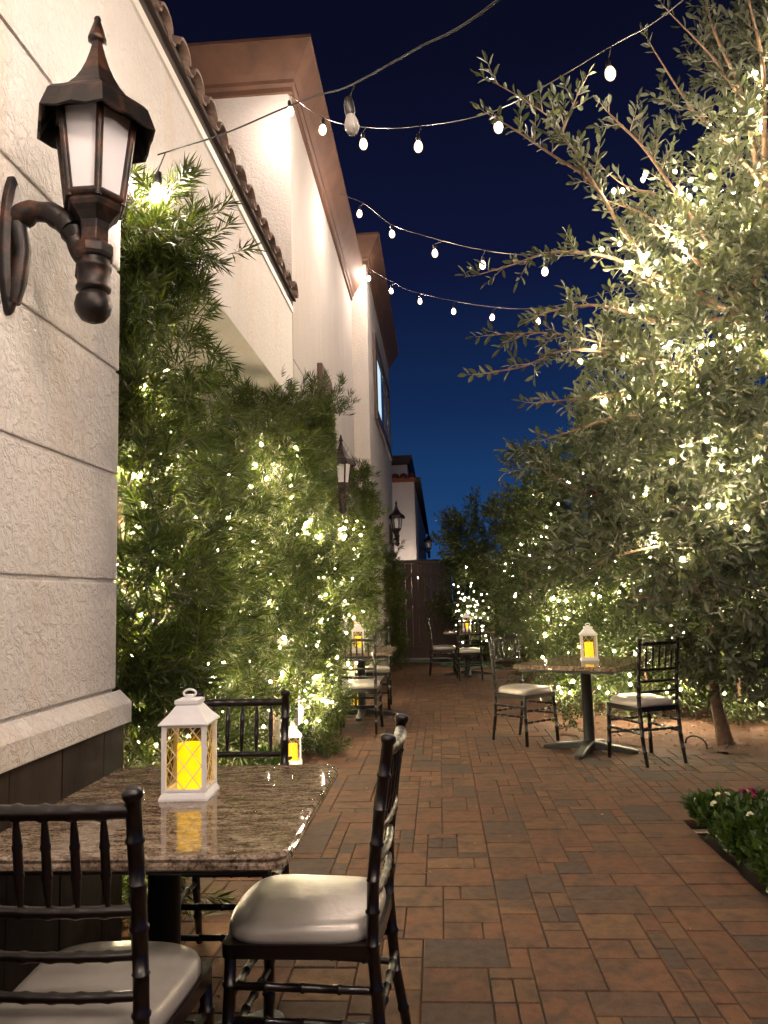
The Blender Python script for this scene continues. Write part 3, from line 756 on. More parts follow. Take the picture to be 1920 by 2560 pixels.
def make_lantern():
    root = thing('lantern', '', 'lantern', (0, 0, 0), 0, 'white lanterns with amber candles')
    def sq(h, z): return [(h, h, z), (-h, h, z), (-h, -h, z), (h, -h, z)]
    part('base', MB().loft([sq(.074, 0), sq(.074, .006), sq(.066, .022), sq(.058, .024)], True, True), WHITEPL, root, .0012)
    fr = MB()
    for sx in (-1, 1):
        for sy in (-1, 1): fr.box(sx * .0605 - .0065, sx * .0605 + .0065, sy * .0605 - .0065, sy * .0605 + .0065, .022, .219)
    for z0, z1 in ((.024, .031), (.211, .219)):
        for s in (-1, 1):
            fr.box(-.054, .054, s * .0605 - .005, s * .0605 + .005, z0, z1); fr.box(s * .0605 - .005, s * .0605 + .005, -.054, .054, z0, z1)
    part('frame', fr, WHITEPL, root)
    part('roof', MB().loft([sq(.060, .2185), sq(.0755, .219), sq(.0755, .223), sq(.052, .248), sq(.034, .272), sq(.034, .276), sq(.037, .277), sq(.037, .288), sq(.030, .291)], True, True), WHITEPL, root, .001)
    hd = MB().tube([(0, 0, .288), (0, 0, .302)], .012, 12)
    hd.tube([(.019 * math.cos(t), 0, .306 + .011 * math.sin(t)) for t in [PI * 1.9 * k / 22 - .4 * PI for k in range(23)]], .0035, 8)
    part('handle', hd, WHITEPL, root)
    for k in range(4):
        M = Matrix.Rotation(k * PI / 2, 4, 'Z'); lt = MB(); W_, z0, z1 = .054, .031, .211
        for s in (-1, 1):
            for off in (-2, -1, 0, 1, 2, 3):
                # diagonal bars, clipped to the opening
                dx = .054; dzp = .0675
                xa, za = -W_, z0 + off * dzp; xb, zb = W_, za + 2 * dzp
                pts = []
                ta = max(0, (z0 - za) / (zb - za)); tb = min(1, (z1 - za) / (zb - za))
                if tb - ta < .02: continue
                f = lambda t: (s * (xa + (xb - xa) * t), -.0615 + s * .0008, za + (zb - za) * t)
                lt.tube([tuple(M @ Vector(f(ta))), tuple(M @ Vector(f(tb)))], .0015, 4)
        part('lattice', lt, LATT, root)
        part('pane', MB().box(-.054, .054, -.0586, -.0580, .031, .211, M), PANE, root)
    cd = MB().lathe([(.036, .025), (.037, .03), (.037, .148), (.035, .155), (.030, .156), (.022, .150)], 28)
    part('candle', cd, CANDLE, root)
    return root
lan = make_lantern()
LN = [((-.782, 2.385, .75), 2, 'white lattice lantern glowing amber on the closest granite table'),
      ((-1.25, 6.47, .004), 10, 'white lattice lantern standing on the pavers in front of the left shrubs'),
      ((1.285, 6.90, .75), -4, 'white lattice lantern on the table under the tree'),
      ((-.955, 8.98, .75), 3, 'white lattice lantern on the small table against the left shrubs'),
      ((.46, 13.55, .75), 0, 'white lattice lantern on the farthest table beside the gate'),
      ((-1.08, 9.75, .004), 5, 'lantern standing on the ground under the second table along the wall')]
for k, (p, rz, lab) in enumerate(LN):
    if k == 0: lan.location = p; lan.rotation_euler = (0, 0, R(rz)); lan['label'] = lab
    else: dup(lan, p, R(rz), lab)

# ------------------------------------------------------------------ shrubs on the left
kw = dict(ls=.14, per=30, leafL=.092, leafW=.0088, ang=1.1, upb=.2, jit=.5, tuft=9, spread=.10, tipb=.6)
wallcut = lambda c: ~((c[:, 0] < WX + .015) & ((c[:, 1] < 2.95) | (c[:, 1] > 6.73))) & ~((c[:, 1] < 2.985) & (c[:, 0] < WX + .07) & (c[:, 2] < 3.1)) & ~((c[:, 0] < WX + .01) & (c[:, 2] > 3.08)) & (c[:, 2] > .03) & ~((c[:, 0] > -1.47) & (c[:, 1] > 5.5) & (c[:, 1] < 6.62) & (c[:, 2] < .55)) & ~((c[:, 1] > 7.0) & (c[:, 1] < 8.2) & (c[:, 2] < 1.2) & (c[:, 0] > -.98)) & ~((c[:, 1] >= 8.15) & (c[:, 1] < 9.7) & (c[:, 2] < 1.3) & (c[:, 0] > -1.2)) & ~((c[:, 1] > 6.2) & (c[:, 1] < 8.6) & (c[:, 2] > 1.85) & (c[:, 2] < 3.3) & (c[:, 0] > -1.07 + (8.3 - c[:, 1]) * .11))
far_cut = lambda c: wallcut(c) & ~((c[:, 0] < B3X + .01) & (c[:, 1] > 11.9))
A = [((-1.42, 3.40, .7), (.36, .42, .8)), ((-1.40, 3.40, 1.6), (.29, .38, .7)), ((-1.31, 3.40, 2.25), (.16, .28, .5)), ((-1.22, 3.22, 2.90), (.12, .16, .30)), ((-1.24, 3.2, 2.45), (.14, .18, .5))]
B1 = [((-1.66, 4.6, .9), (.40, .65, .95)), ((-1.60, 4.75, 1.6), (.36, .62, .62))]
B2_ = [((-1.55, 5.85, 1.0), (.40, .75, 1.05)), ((-1.44, 6.1, 1.9), (.36, .75, .80)), ((-1.34, 6.35, 2.6), (.28, .65, .50)), ((-1.16, 6.9, 1.35), (.16, .3, .75)), ((-1.14, 7.0, .5), (.16, .25, .42)), ((-1.2, 6.78, .8), (.12, .14, .5))]
B3_ = [((-1.12, 6.95, .45), (.18, .30, .42)), ((-1.14, 7.35, 1.25), (.26, .62, 1.15)), ((-1.13, 7.45, 2.3), (.25, .65, .85)), ((-1.15, 7.5, 2.95), (.26, .62, .50))]
C_ = [((-1.15, 9.95, 1.2), (.18, .7, .95)), ((-1.12, 9.8, 2.3), (.20, .8, .8))]
Dd = [((-.94, 14.2, 1.15), (.08, 1.0, 1.05)), ((-1.2, 11.3, 1.3), (.13, .5, 1.2))]
GL = 'needle leaved shrubs along the building'
def stem(x, y, h, r=.03): return [((x, y, 0), (x + .03, y + .04, h * .4), (x - .02, y, h * .75), (x, y, h)), r]
shrub('podocarpus_shrub', 'tall narrow needle-leaved shrub at the near wall corner, bulb glowing at its top', A, 2500, 'needle', PODO, (-1.4, 3.4, 0), [stem(-1.45, 3.4, 2.8), stem(-1.35, 3.6, 2.2, .02)], keep=wallcut, group=GL, **kw)
shrub('podocarpus_shrub', 'rounded needle-leaved shrub in the alcove behind the closest table', B1, 2100, 'needle', PODO, (-1.5, 4.7, 0), [stem(-1.5, 4.7, 2.0)], keep=wallcut, group=GL, **kw)
shrub('podocarpus_shrub', 'broad needle-leaved shrub in the alcove behind the lantern on the ground', B2_, 3100, 'needle', PODO, (-1.45, 6.0, 0), [stem(-1.5, 5.8, 2.6), stem(-1.4, 6.3, 2.6)], keep=wallcut, group=GL, **kw)
shrub('podocarpus_shrub', 'tallest needle-leaved shrub against the brown shutter on the wall', B3_, 2500, 'needle', PODO, (-1.12, 7.6, 0), [stem(-1.14, 7.6, 3.2)], keep=wallcut, group=GL, **kw)
shrub('podocarpus_shrub', 'needle-leaved shrub hung with lights beneath the half buried wall lantern', C_, 1800, 'needle', PODO, (-1.08, 9.8, 0), [stem(-1.1, 9.8, 2.2)], keep=wallcut, group=GL, **kw)
shrub('podocarpus_shrub', 'dark unlit shrub against the wall next to the gate', Dd, 1100, 'needle', PODO, (-1.0, 13, 0), [stem(-.95, 14.2, 1.9), stem(-1.12, 11.5, 2)], keep=far_cut, group=GL, **kw)
shrub('groundcover_plant', 'low bright leafy plant on the bed behind the closest table', [((-1.35, 4.75, .12), (.28, .35, .2)), ((-1.38, 5.5, .1), (.2, .3, .14)), ((-1.37, 6.66, .28), (.13, .05, .34))], 260, 'leaf', BROAD, (-1.38, 5.0, 0), ls=.12, per=9, leafL=.055, leafW=.03, ang=1.0, upb=.6, jit=.6, cat='plant')

# ------------------------------------------------------------------ trees and hedges on the right
LIMB = {
'L1': [(1.65, 5.6, 3.67), (1.55, 5.5, 3.79), (1.37, 5.3, 3.9), (1.21, 5.1, 4.04), (1.06, 5.0, 4.15), (0.85, 4.9, 4.24), (0.63, 4.8, 4.35), (0.47, 4.75, 4.43)],
'L1b': [(1.21, 5.1, 4.04), (1.05, 4.95, 4.2), (0.99, 4.9, 4.28), (0.87, 4.8, 4.4), (0.66, 4.7, 4.51), (0.48, 4.65, 4.6)],
'L1c': [(0.92, 4.85, 4.36), (0.98, 4.8, 4.49), (1.02, 4.75, 4.56)],
'L2': [(1.85, 5.8, 3.56), (1.56, 5.6, 3.68), (1.38, 5.5, 3.75), (1.07, 5.3, 3.73), (0.83, 5.2, 3.69), (0.59, 5.1, 3.58), (0.35, 5.0, 3.48)],
'L3': [(2.01, 5.8, 3.34), (1.61, 5.6, 3.32), (1.23, 5.4, 3.37), (0.87, 5.2, 3.28), (0.68, 5.0, 3.15)],
'L4': [(1.95, 5.7, 2.95), (1.37, 5.4, 2.99), (0.93, 5.1, 2.96), (0.6, 4.9, 2.8), (0.35, 4.8, 2.74)],
'L4b': [(1.37, 5.4, 2.99), (1.19, 5.3, 3.06), (0.77, 5.0, 3.05), (0.41, 4.9, 3.02)],
'L5': [(1.96, 5.6, 2.74), (1.33, 5.3, 2.69), (0.98, 5.1, 2.62), (0.69, 5.0, 2.58)],
'L6': [(1.85, 5.5, 2.45), (1.3, 5.2, 2.51), (0.99, 5.1, 2.42), (0.76, 5.0, 2.34)],
'L7': [(2.51, 5.6, 4.3), (2.16, 5.4, 4.57), (1.88, 5.2, 4.71), (1.59, 5.0, 5.02)],
'L8': [(2.51, 5.6, 4.67), (2.16, 5.3, 5.04), (1.73, 5.0, 5.26)],
'L9': [(1.96, 5.5, 4.0), (1.57, 5.2, 4.38), (1.34, 5.0, 4.48), (1.23, 4.9, 4.52)],
'L9b': [(1.68, 5.4, 4.18), (1.4, 5.2, 4.15), (1.19, 5.1, 4.28)],
'L10': [(2.32, 5.4, 4.92), (2.04, 5.1, 5.21), (1.95, 5.0, 5.49)],
'L11': [(2.4, 5.2, 4.95), (2.26, 5.0, 5.25), (2.17, 4.9, 5.45)],
'L12': [(1.77, 5.4, 1.88), (1.26, 5.2, 1.94), (0.92, 5.0, 1.99), (0.71, 4.9, 2.1)],
'L13': [(1.69, 5.4, 1.63), (1.18, 5.2, 1.57), (0.92, 5.0, 1.45)],
'L14': [(1.75, 5.0, 1.4), (1.4, 4.8, 1.29), (1.16, 4.7, 1.3)],
'L15': [(1.97, 5.6, 3.76), (1.57, 5.3, 3.96), (1.33, 5.2, 4.02)],
}
TL = Vector((2.40, 6.97, 0))
tree = thing('olive_like_tree', 'large grey-green small-leaved tree strung with fairy lights on the right', 'tree', TL)
TRUNK = [Vector(p) for p in ((2.41, 6.97, -.05), (2.39, 6.97, .12), (2.36, 6.97, .3), (2.33, 6.96, .6), (2.36, 6.85, 1.1), (2.42, 6.6, 1.8), (2.46, 6.3, 2.6), (2.52, 6.05, 3.4), (2.62, 5.85, 4.2), (2.7, 5.7, 5.2))]
tb = MB(); tb.tube([p - TL for p in TRUNK], [.085, .062, .05, .045, .044, .042, .038, .032, .025, .014], 10)
part('trunk', tb, BARK, tree)
lb = MB(); tw = MB(); LP = []; LD = []
def smooth_path(pts, k=4):
    pts = [Vector(p) for p in pts]; out = []
    ext = [pts[0] * 2 - pts[1]] + pts + [pts[-1] * 2 - pts[-2]]
    for i in range(1, len(ext) - 2):
        for j in range(k):
            t = j / k; a, b, c, d = ext[i - 1], ext[i], ext[i + 1], ext[i + 2]
            out.append(.5 * ((2 * b) + (c - a) * t + (2 * a - 5 * b + 4 * c - d) * t * t + (3 * b - a - 3 * c + d) * t ** 3))
    out.append(pts[-1]); return out
def leafy_twig(p, d, ln, sp=.021, mb=tw):
    d = d.normalized(); pts = [p]; cur = p; n = max(3, int(ln / .06)); dd = d.copy()
    for i in range(n):
        dd = (dd + Vector((random.gauss(0, .08), random.gauss(0, .08), random.gauss(.03, .07)))).normalized(); cur = cur + dd * ln / n; pts.append(cur)
    mb.tube(pts, [.0042 * (1 - .75 * i / n) for i in range(n + 1)], 5)
    m = int(ln / sp); side = random.choice((-1, 1)); a0 = random.uniform(0, 6)
    for i in range(m):
        t = (i + .5) / m * n; k = min(n - 1, int(t)); q = pts[k].lerp(pts[k + 1], t - k); tdir = (pts[k + 1] - pts[k]).normalized()
        u_ = tdir.orthogonal().normalized(); u_.rotate(Matrix.Rotation(a0 + i * 2.3 + random.gauss(0, .3), 3, tdir))
        u_ = (u_ + Vector((0, 0, .45))).normalized()
        LP.append(tuple(q)); LD.append(tuple(tdir * .75 + u_))
    LP.append(tuple(pts[-1])); LD.append(tuple(dd))
for name, pts in LIMB.items():
    if not (name.endswith('b') or name.endswith('c')):
        s = Vector(pts[0]); near = min(TRUNK, key=lambda q: (q - s).length + 2 * max(0, q.z - s.z + .1)); pts = [tuple(near)] + [tuple(near.lerp(s, .5) + Vector((0, 0, .04)))] + pts
        r0 = .022
    else: r0 = .010
    sp_ = smooth_path(pts); n = len(sp_)
    lb.tube([p - TL for p in sp_], [max(.0035, r0 * (1 - .85 * i / n)) for i in range(n)], 6)
    st = 0 if r0 < .015 else int(n * .30)
    for i in range(st, n - 1):
        d = (sp_[i + 1] - sp_[i]); L_ = d.length; d.normalize(); fr = i / n
        cnt = max(1, int(L_ / .055 * (.9 if fr > .75 else 1.25)) )
        for c in range(cnt):
            if random.random() < (.5 if fr > .8 else .18): 
                side = d.orthogonal().normalized(); side.rotate(Matrix.Rotation(random.uniform(0, 6.28), 3, d))
                LP.append(tuple(sp_[i].lerp(sp_[i + 1], random.random()))); LD.append(tuple(d * .6 + side + Vector((0, 0, .4)))); continue
            side = d.orthogonal().normalized(); side.rotate(Matrix.Rotation(random.uniform(0, 6.28), 3, d))
            leafy_twig(sp_[i].lerp(sp_[i + 1], random.random()), d * random.uniform(.6, 1.3) + side + Vector((0, 0, .25)), random.uniform(.08, .26) * (1.05 - .55 * fr) * 1.15)
    leafy_twig(sp_[-1], sp_[-1] - sp_[-2], .12)
part('limbs', lb, BARK, tree)
tw.v = [(a - TL.x, b - TL.y, c - TL.z) for a, b, c in tw.v]
part('twigs', tw, TWIG, tree)
LP = np.array(LP); LD = np.array(LD)
V1, F1 = leaves(LP, LD, rng.uniform(.75, 1.25, len(LP)) * .074, rng.uniform(.8, 1.2, len(LP)) * .027)
CROWN = [((2.55, 6.0, 3.3), (.95, 1.0, 1.3)), ((2.65, 5.7, 4.5), (.74, .9, 1.05)), ((2.15, 5.6, 2.5), (.65, .7, .75)), ((2.6, 5.9, 1.9), (.9, .9, .75)), ((1.75, 5.6, 2.8), (.5, .5, .5)), ((2.75, 5.3, 5.5), (.58, .6, .75)), ((1.6, 5.4, 2.1), (.45, .5, .45)), ((1.9, 5.3, 1.65), (.6, .5, .4)), ((1.3, 5.3, 2.25), (.38, .4, .28)), ((1.3, 5.1, 1.7), (.42, .4, .32)), ((2.35, 6.3, 1.15), (.55, .35, .38)), ((2.33, 6.5, .82), (.40, .22, .30)), ((2.0, 5.7, 3.7), (.45, .5, .5))]
P, O = shell_points(CROWN, 3300, .45, .06, 8, .12)
V2, F2, sv, sf = sprigs(P, O, .25, 11, .088, .031, 1.0, .3, .6, True)
V = np.concatenate([V1, V2]); F = np.concatenate([F1, F2 + len(V1)])
part('crown', np_mesh('crown', V - np.array(TL), F, [OLIVE]), None, tree)
part('crown_twigs', np_mesh('crown_twigs', sv - np.array(TL), sf, [TWIG]), None, tree)
GH = 'dense dark shrubs on the right'
hk = dict(ls=.22, per=12, leafL=.066, leafW=.024, ang=1.0, upb=.3, jit=.45, tuft=9, spread=.12)
FB = [((2.1, 9.9, 1.1), (.85, .75, 1.1)), ((2.0, 10.3, 2.3), (.75, .75, 1.0)), ((2.2, 10.2, 3.1), (.6, .6, .65))]
FB2 = [((1.55, 11.5, 1.4), (.48, .75, 1.4)), ((1.5, 11.4, 2.8), (.38, .5, .75))]
FB3 = [((3.3, 9.2, 1.4), (.95, .8, 1.4)), ((3.2, 9.4, 3), (.9, .8, 1.1))]
G1 = [((1.05, 14.9, 1.2), (.55, .7, 1.25)), ((.95, 15.1, 2.3), (.7, .8, .85)), ((.38, 15.9, 2.45), (.38, .4, .45)), ((.40, 15.9, 1.4), (.30, .35, .9))]
G2 = [((1.5, 13.3, 1.4), (.45, .65, 1.4)), ((1.5, 13.2, 2.55), (.42, .55, .6))]
H1 = [((1.55, 8.75, .75), (.45, .4, .62)), ((2.1, 8.25, .8), (.5, .4, .7))]
H2 = [((2.9, 7.95, 1.0), (.55, .5, .95)), ((2.45, 8.0, 1.5), (.4, .4, .45)), ((2.35, 7.35, .95), (.32, .25, .45))]
H3 = [((3.6, 7.6, 1.2), (.65, .6, 1.15)), ((4.3, 7.3, 1.5), (.6, .7, 1.4)), ((4.3, 8.2, 2.4), (.8, .7, 1.1))]
gcut = lambda c: c[:, 2] > .04
shrub('dark_shrub', 'tall dark dense shrub behind the table under the tree', FB, 2500, 'leaf', HEDGE, (2.1, 10, 0), [stem(2.1, 10, 3)], keep=gcut, group=GH, **hk)
shrub('dark_shrub', 'slim dark shrub rising highest between the tree and the far shrubs', FB2, 1500, 'leaf', HEDGE, (1.55, 11.5, 0), [stem(1.55, 11.5, 2.8)], keep=gcut, group=GH, **hk)
shrub('dark_shrub', 'large dark shrub behind the crown of the tree', FB3, 2200, 'leaf', HEDGE, (3.3, 9.2, 0), [stem(3.3, 9.2, 3)], keep=gcut, group=GH, **hk)
shrub('dark_shrub', 'far dark shrub draped with a curtain of lights beside the gate', G1, 2300, 'leaf', HEDGE, (1.0, 15, 0), [stem(1.0, 15, 2.6)], keep=gcut, group=GH, **hk)
shrub('dark_shrub', 'dark shrub just right of the farthest table', G2, 1300, 'leaf', HEDGE, (1.5, 13.3, 0), [stem(1.5, 13.3, 2.4)], keep=gcut, group=GH, **hk)
shrub('dark_shrub', 'low green shrub full of fairy lights between the two chairs under the tree', H1, 1300, 'leaf', HEDGE, (1.9, 8.4, 0), [stem(1.6, 8.7, .9, .015), stem(2.1, 8.3, .9, .015)], .6, gcut, group=GH, **hk)
shrub('dark_shrub', 'green shrub sparkling with lights directly behind the tree trunk', H2, 1300, 'leaf', HEDGE, (2.8, 7.95, 0), [stem(2.9, 7.95, 1.4, .02)], .6, gcut, group=GH, **hk)
shrub('dark_shrub', 'unlit dark shrub right of the tree trunk at the edge of view', H3, 1500, 'leaf', HEDGE, (3.8, 7.5, 0), [stem(3.6, 7.6, 1.8, .02)], .6, gcut, group=GH, **hk)
shrub('weed', 'small green weed on the dirt beside the table pedestal', [((1.22, 7.55, .12), (.08, .08, .13))], 22, 'leaf', BROAD, (1.22, 7.55, 0), [], .2, gcut, cat='plant', ls=.1, per=8, leafL=.04, leafW=.018, ang=.9, upb=.6, jit=.5)

# flowers in the planting bed
def bloom_mesh(mat, r=.022, n=9):
    P = []; Dv = []
    for k in range(n * 3):
        a = 2.4 * k; e = .25 + .9 * (k / (n * 3)); P.append((.3 * r * math.cos(a) * e, .3 * r * math.sin(a) * e, .006 * (1 - e)))
        Dv.append((math.cos(a) * e, math.sin(a) * e, .9 - .7 * e))
    V, F = leaves(np.array(P), np.array(Dv), np.full(len(P), r), np.full(len(P), r * .6)); return np_mesh('bloom', V, F, [mat])
BP, BW = bloom_mesh(PINK), bloom_mesh(WHITEF)
FLW = [('flowering_plant', 'dense green filler plant touching the border pavers mid-bed', (1.5, 3.55), .19, .10, []),
       ('flowering_plant', 'small filler plant at the inner corner of the border pavers', (1.5, 4.52), .16, .10, [(BW, 1)]),
       ('flowering_plant', 'leafy plant at the near end of the flower bed with one white bloom', (1.58, 3.32), .20, .13, [(BW, 2)]),
       ('flowering_plant', 'bushy bedding plant with pale pink blooms deeper in the flower bed', (2.35, 4.1), .24, .2, [(BP, 3), (BW, 3)]),
       ('flowering_plant', 'small leafy bedding plant wedged against the border pavers', (1.53, 4.05), .19, .13, [(BW, 2)]),
       ('flowering_plant', 'bushy bedding plant with magenta and white blooms at the bed corner', (1.62, 4.34), .22, .15, [(BP, 6), (BW, 4)]),
       ('flowering_plant', 'leafy bedding plant with clusters of white blooms beside the magenta flowers', (1.86, 4.02), .25, .16, [(BW, 8), (BP, 2)]),
       ('flowering_plant', 'green bedding plant at the far right of the flower bed', (2.12, 4.42), .23, .19, [(BW, 3), (BP, 2)]),
       ('flowering_plant', 'low dark bedding plant nearest along the border pavers', (1.58, 3.72), .23, .12, []),
       ('flowering_plant', 'shaded bedding plant lowest in the flower bed', (1.9, 3.35), .28, .14, [(BP, 1)])]
for nm, lab, (x, y), rr_, hh, bl in FLW:
    rt_ = shrub(nm, lab, [((x, y, -.02 + hh * .45), (rr_, rr_, hh * .62))], 260, 'leaf', BROAD, (x, y, -.06), [], .35, lambda c: (c[:, 2] > -.05) & (c[:, 0] > 1.35), cat='flowers', group='flowering bedding plants', ls=.09, per=8, leafL=.062, leafW=.032, ang=1.1, upb=.5, jit=.6)
    for me, cnt in bl:
        for k in range(cnt):
            a = random.uniform(0, 6.28); q = random.uniform(.2, .95)
            o = bpy.data.objects.new('bloom', me); COL.objects.link(o); o.parent = rt_
            o.location = (math.cos(a) * rr_ * q - .02, math.sin(a) * rr_ * q - .03, .1 + .06 + hh * (.50 + .55 * math.sqrt(1 - q * q))); o.rotation_euler = (random.uniform(-.2, .8), random.uniform(-.6, .3), a); s = random.uniform(.6, 1.0); o.scale = (s, s, s)

# hose and drip tube
hz = MB(); hp = [(-1.12, 16.5, .02), (-.9, 16.25, .016), (-.5, 16.15, .016), (0, 15.75, .016), (.5, 15.35, .016), (.9, 15.0, .03), (1.1, 14.7, .03), (.7, 14.6, .016), (.25, 14.95, .016), (0, 15.4, .016), (.35, 15.75, .03), (.85, 15.3, .04), (1.0, 14.8, .03), (.6, 14.75, .03), (.2, 15.1, .03), (.5, 15.5, .04), (1.05, 14.9, .02), (1.15, 14.3, .016), (1.25, 14.0, .016)]
hz.tube(smooth_path(hp, 6), .014, 8)
tag(part('garden_hose', hz, HOSE), 'pale green garden hose coiled on the pavers by the gate', 'hose')
dt = MB(); dt.tube(smooth_path([(2.10, 7.08, -.02), (2.11, 7.05, .05), (2.15, 6.95, .085), (2.19, 6.84, .06), (2.2, 6.8, -.02)], 5), .008, 8)
tag(part('drip_tube', dt, CABLE), 'thin brown irrigation tube arching out of the dirt right of the chair', 'irrigation tube')
dt = MB(); dt.tube(smooth_path([(2.42, 6.92, .01), (2.36, 6.8, .03), (2.28, 6.68, .0)], 5), .008, 8)
tag(part('drip_tube', dt, CABLE), 'short irrigation tube at the foot of the tree trunk', 'irrigation tube')

# ------------------------------------------------------------------ strings of lights
_sock = MB().lathe([(.004, .055), (.012, .05), (.017, .03), (.018, .0), (.014, -.012)], 10).mesh('socket', SOCK)
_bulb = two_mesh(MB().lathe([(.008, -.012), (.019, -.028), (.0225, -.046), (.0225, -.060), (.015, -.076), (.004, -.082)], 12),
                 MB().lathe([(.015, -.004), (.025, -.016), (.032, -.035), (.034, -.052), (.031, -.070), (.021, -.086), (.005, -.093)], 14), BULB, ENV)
_bulb0 = MB().lathe([(.012, -.008), (.018, -.022), (.024, -.04), (.024, -.058), (.017, -.074), (.004, -.08)], 10).mesh('unlit_bulb', BULBOFF)
def festoon(label, anchors, bulbs, r=.006, mat=CABLE, drop=.07, dark=()):
    base = Vector(anchors[0]); root = thing('festoon_light_string', label, 'string lights', base, 0, 'festoon strings over the patio')
    path = smooth_path(anchors, 8); mb = MB(); mb.tube([p - base for p in path], r, 10)
    for i, p in enumerate(bulbs):
        p = Vector(p); q = min(path, key=lambda c: (c - p).length); 
        mb.tube([q - base, p - base + Vector((0, 0, .05))], r * .8, 6)
        for nm, me in (('socket', _sock), ('bulb', _bulb0 if i in dark else _bulb)):
            o = bpy.data.objects.new(nm, me); COL.objects.link(o)
            if nm == 'socket': s_ = o; o.parent = root; o.location = p - base; o.rotation_euler = (random.uniform(-.12, .12), random.uniform(-.12, .12), 0)
            else: o.parent = s_
    part('cable', mb, mat, root)
    return root
def along(path, ts, drop=.13):
    pp = smooth_path(path, 12); n = len(pp) - 1
    return [tuple(pp[int(t * n)] - Vector((0, 0, drop))) for t in ts]
S0 = [(-1.13, 3.02, 3.24), (-.789, 2.8, 3.168), (-.508, 2.6, 3.12), (-.349, 2.45, 3.058), (-.23, 2.3, 2.976), (-.008, 2.0, 2.858), (.195, 1.75, 2.779), (.7, 1.1, 2.72), (1.3, .3, 2.85), (2.2, -.9, 3.3)]
festoon('nearest thick cable with one unlit bulb and one glowing in the shrub top', S0, [(-1.124, 3.0, 3.10), (-.23, 2.3, 2.885), (.7, 1.1, 2.6), (1.3, .3, 2.72), (1.8, -.4, 2.95)], .0032, CABLE, dark=(1,))
S1 = [(-1.205, 6.62, 5.99), (-1.186, 6.4, 5.865), (-.834, 6.1, 5.417), (-.464, 5.9, 5.177), (-.009, 5.6, 4.96), (.558, 5.2, 4.79), (1.207, 4.6, 4.759), (1.525, 4.2, 4.715), (2.3, 3.2, 4.9), (3.1, 2.2, 5.3)]
festoon('sagging string of lit bulbs from the brown cornice corner across to the tree', S1, [(-1.188, 6.42, 5.77), (-.844, 6.1, 5.36), (-.487, 5.9, 5.08), (-.035, 5.6, 4.84), (.536, 5.2, 4.70), (1.185, 4.6, 4.62), (1.8, 3.8, 4.64), (2.4, 3.05, 4.8)], .0034, CABLE2)
S2 = [(-1.02, 8.75, 6.2), (-.717, 8.6, 5.976), (-.40, 8.4, 5.60), (-.004, 8.2, 5.334), (.5, 7.9, 5.02), (.979, 7.6, 4.781), (1.61, 7.3, 4.628), (2.3, 6.9, 4.7)]
festoon('middle string of lit bulbs sagging from the long cornice to the tree', S2, [(-.775, 8.6, 5.90), (-.395, 8.4, 5.53), (.085, 8.1, 5.13), (.581, 7.8, 4.83), (1.178, 7.5, 4.59), (1.9, 7.2, 4.48)], .0034, CABLE2)
S3 = [(-.98, 11.86, 6.72), (-.922, 11.8, 6.60), (-.55, 11.5, 6.23), (-.176, 11.2, 5.914), (.753, 10.7, 5.464), (1.589, 10.2, 5.196), (2.6, 9.6, 5.2)]
festoon('farthest string of lit bulbs from the corner of the far block', S3, [(-.94, 11.76, 6.47), (-.575, 11.5, 6.13), (-.131, 11.2, 5.82), (.361, 10.9, 5.52), (.895, 10.6, 5.29), (1.489, 10.3, 5.09)], .0034, CABLE2)
S4 = [(-1.13, 1.0, 4.05), (-.4, .9, 3.75), (.6, .7, 3.62), (1.7, .4, 3.75), (3.0, 0, 4.2)]
festoon('unseen string of bulbs added above the closest table to light the wall', S4, along(S4, (.10, .17, .25, .33, .42, .54, .67, .82)), .0034, CABLE2)  # unseen string, added to brighten the near wall
S5 = [(-1.13, -1.6, 4.05), (-.2, -1.5, 3.6), (.9, -1.4, 3.5), (2.0, -1.4, 3.7), (3.2, -1.4, 4.2)]
festoon('unseen string of bulbs added behind the viewpoint to light the wall', S5, along(S5, (.05, .14, .24, .35, .47, .6, .78, .93)), .0034, CABLE2)  # added out of view behind the camera as extra wall light

S6 = [(-2.6, 23.5, 2.3), (-1.6, 22.6, 2.2), (-.6, 22.3, 2.15), (.2, 22.0, 2.1), (1.4, 21.2, 2.3)]
festoon('unseen string of bulbs added beyond the gate to light the white house', S6, along(S6, (.15, .28, .4, .5, .6, .72, .88), .2), .0034, CABLE2)  # added low behind the gate, out of sight, to light the far house
# fairy lights
fL = (.75, -.6, .1)
fairy('small warm lights woven through the tall shrub at the wall corner', meandering(A, 56, .92, fL, (.3, 2.5), .15))
fairy('small warm lights on the rounded shrub behind the closest table', meandering(B1, 96, .92, fL, (.1, 2.3), .15))
fairy('small warm lights on the broad alcove shrub behind the ground lantern', meandering(B2_, 95, .92, fL, (.1, 2.7), .15), .013)
fairy('small warm lights on the shrub against the brown shutter', meandering(B3_, 56, .95, fL, (.35, 2.2), .15), .0118)
fairy('small warm lights on the shrub beneath the half buried wall lantern', meandering(C_, 84, .96, (.8, -.6, 0), (.4, 2.4), .15), .012)
fairy('lights wound round the stems inside the tall shrub at the wall corner', meandering(A, 44, .35, fL, (.2, 2.4), .3))
fairy('lights wound round the stems inside the rounded alcove shrub', meandering(B1, 56, .35, fL, (.1, 2.0), .3))
fairy('lights wound round the stems inside the broad alcove shrub', meandering(B2_, 66, .4, fL, (.1, 2.6), .3), .011)
fairy('lights wound round the stems inside the shrub against the shutter', meandering(B3_, 40, .6, fL, (.3, 2.4), .3), .0118)
fR = (-.7, -.7, 0)
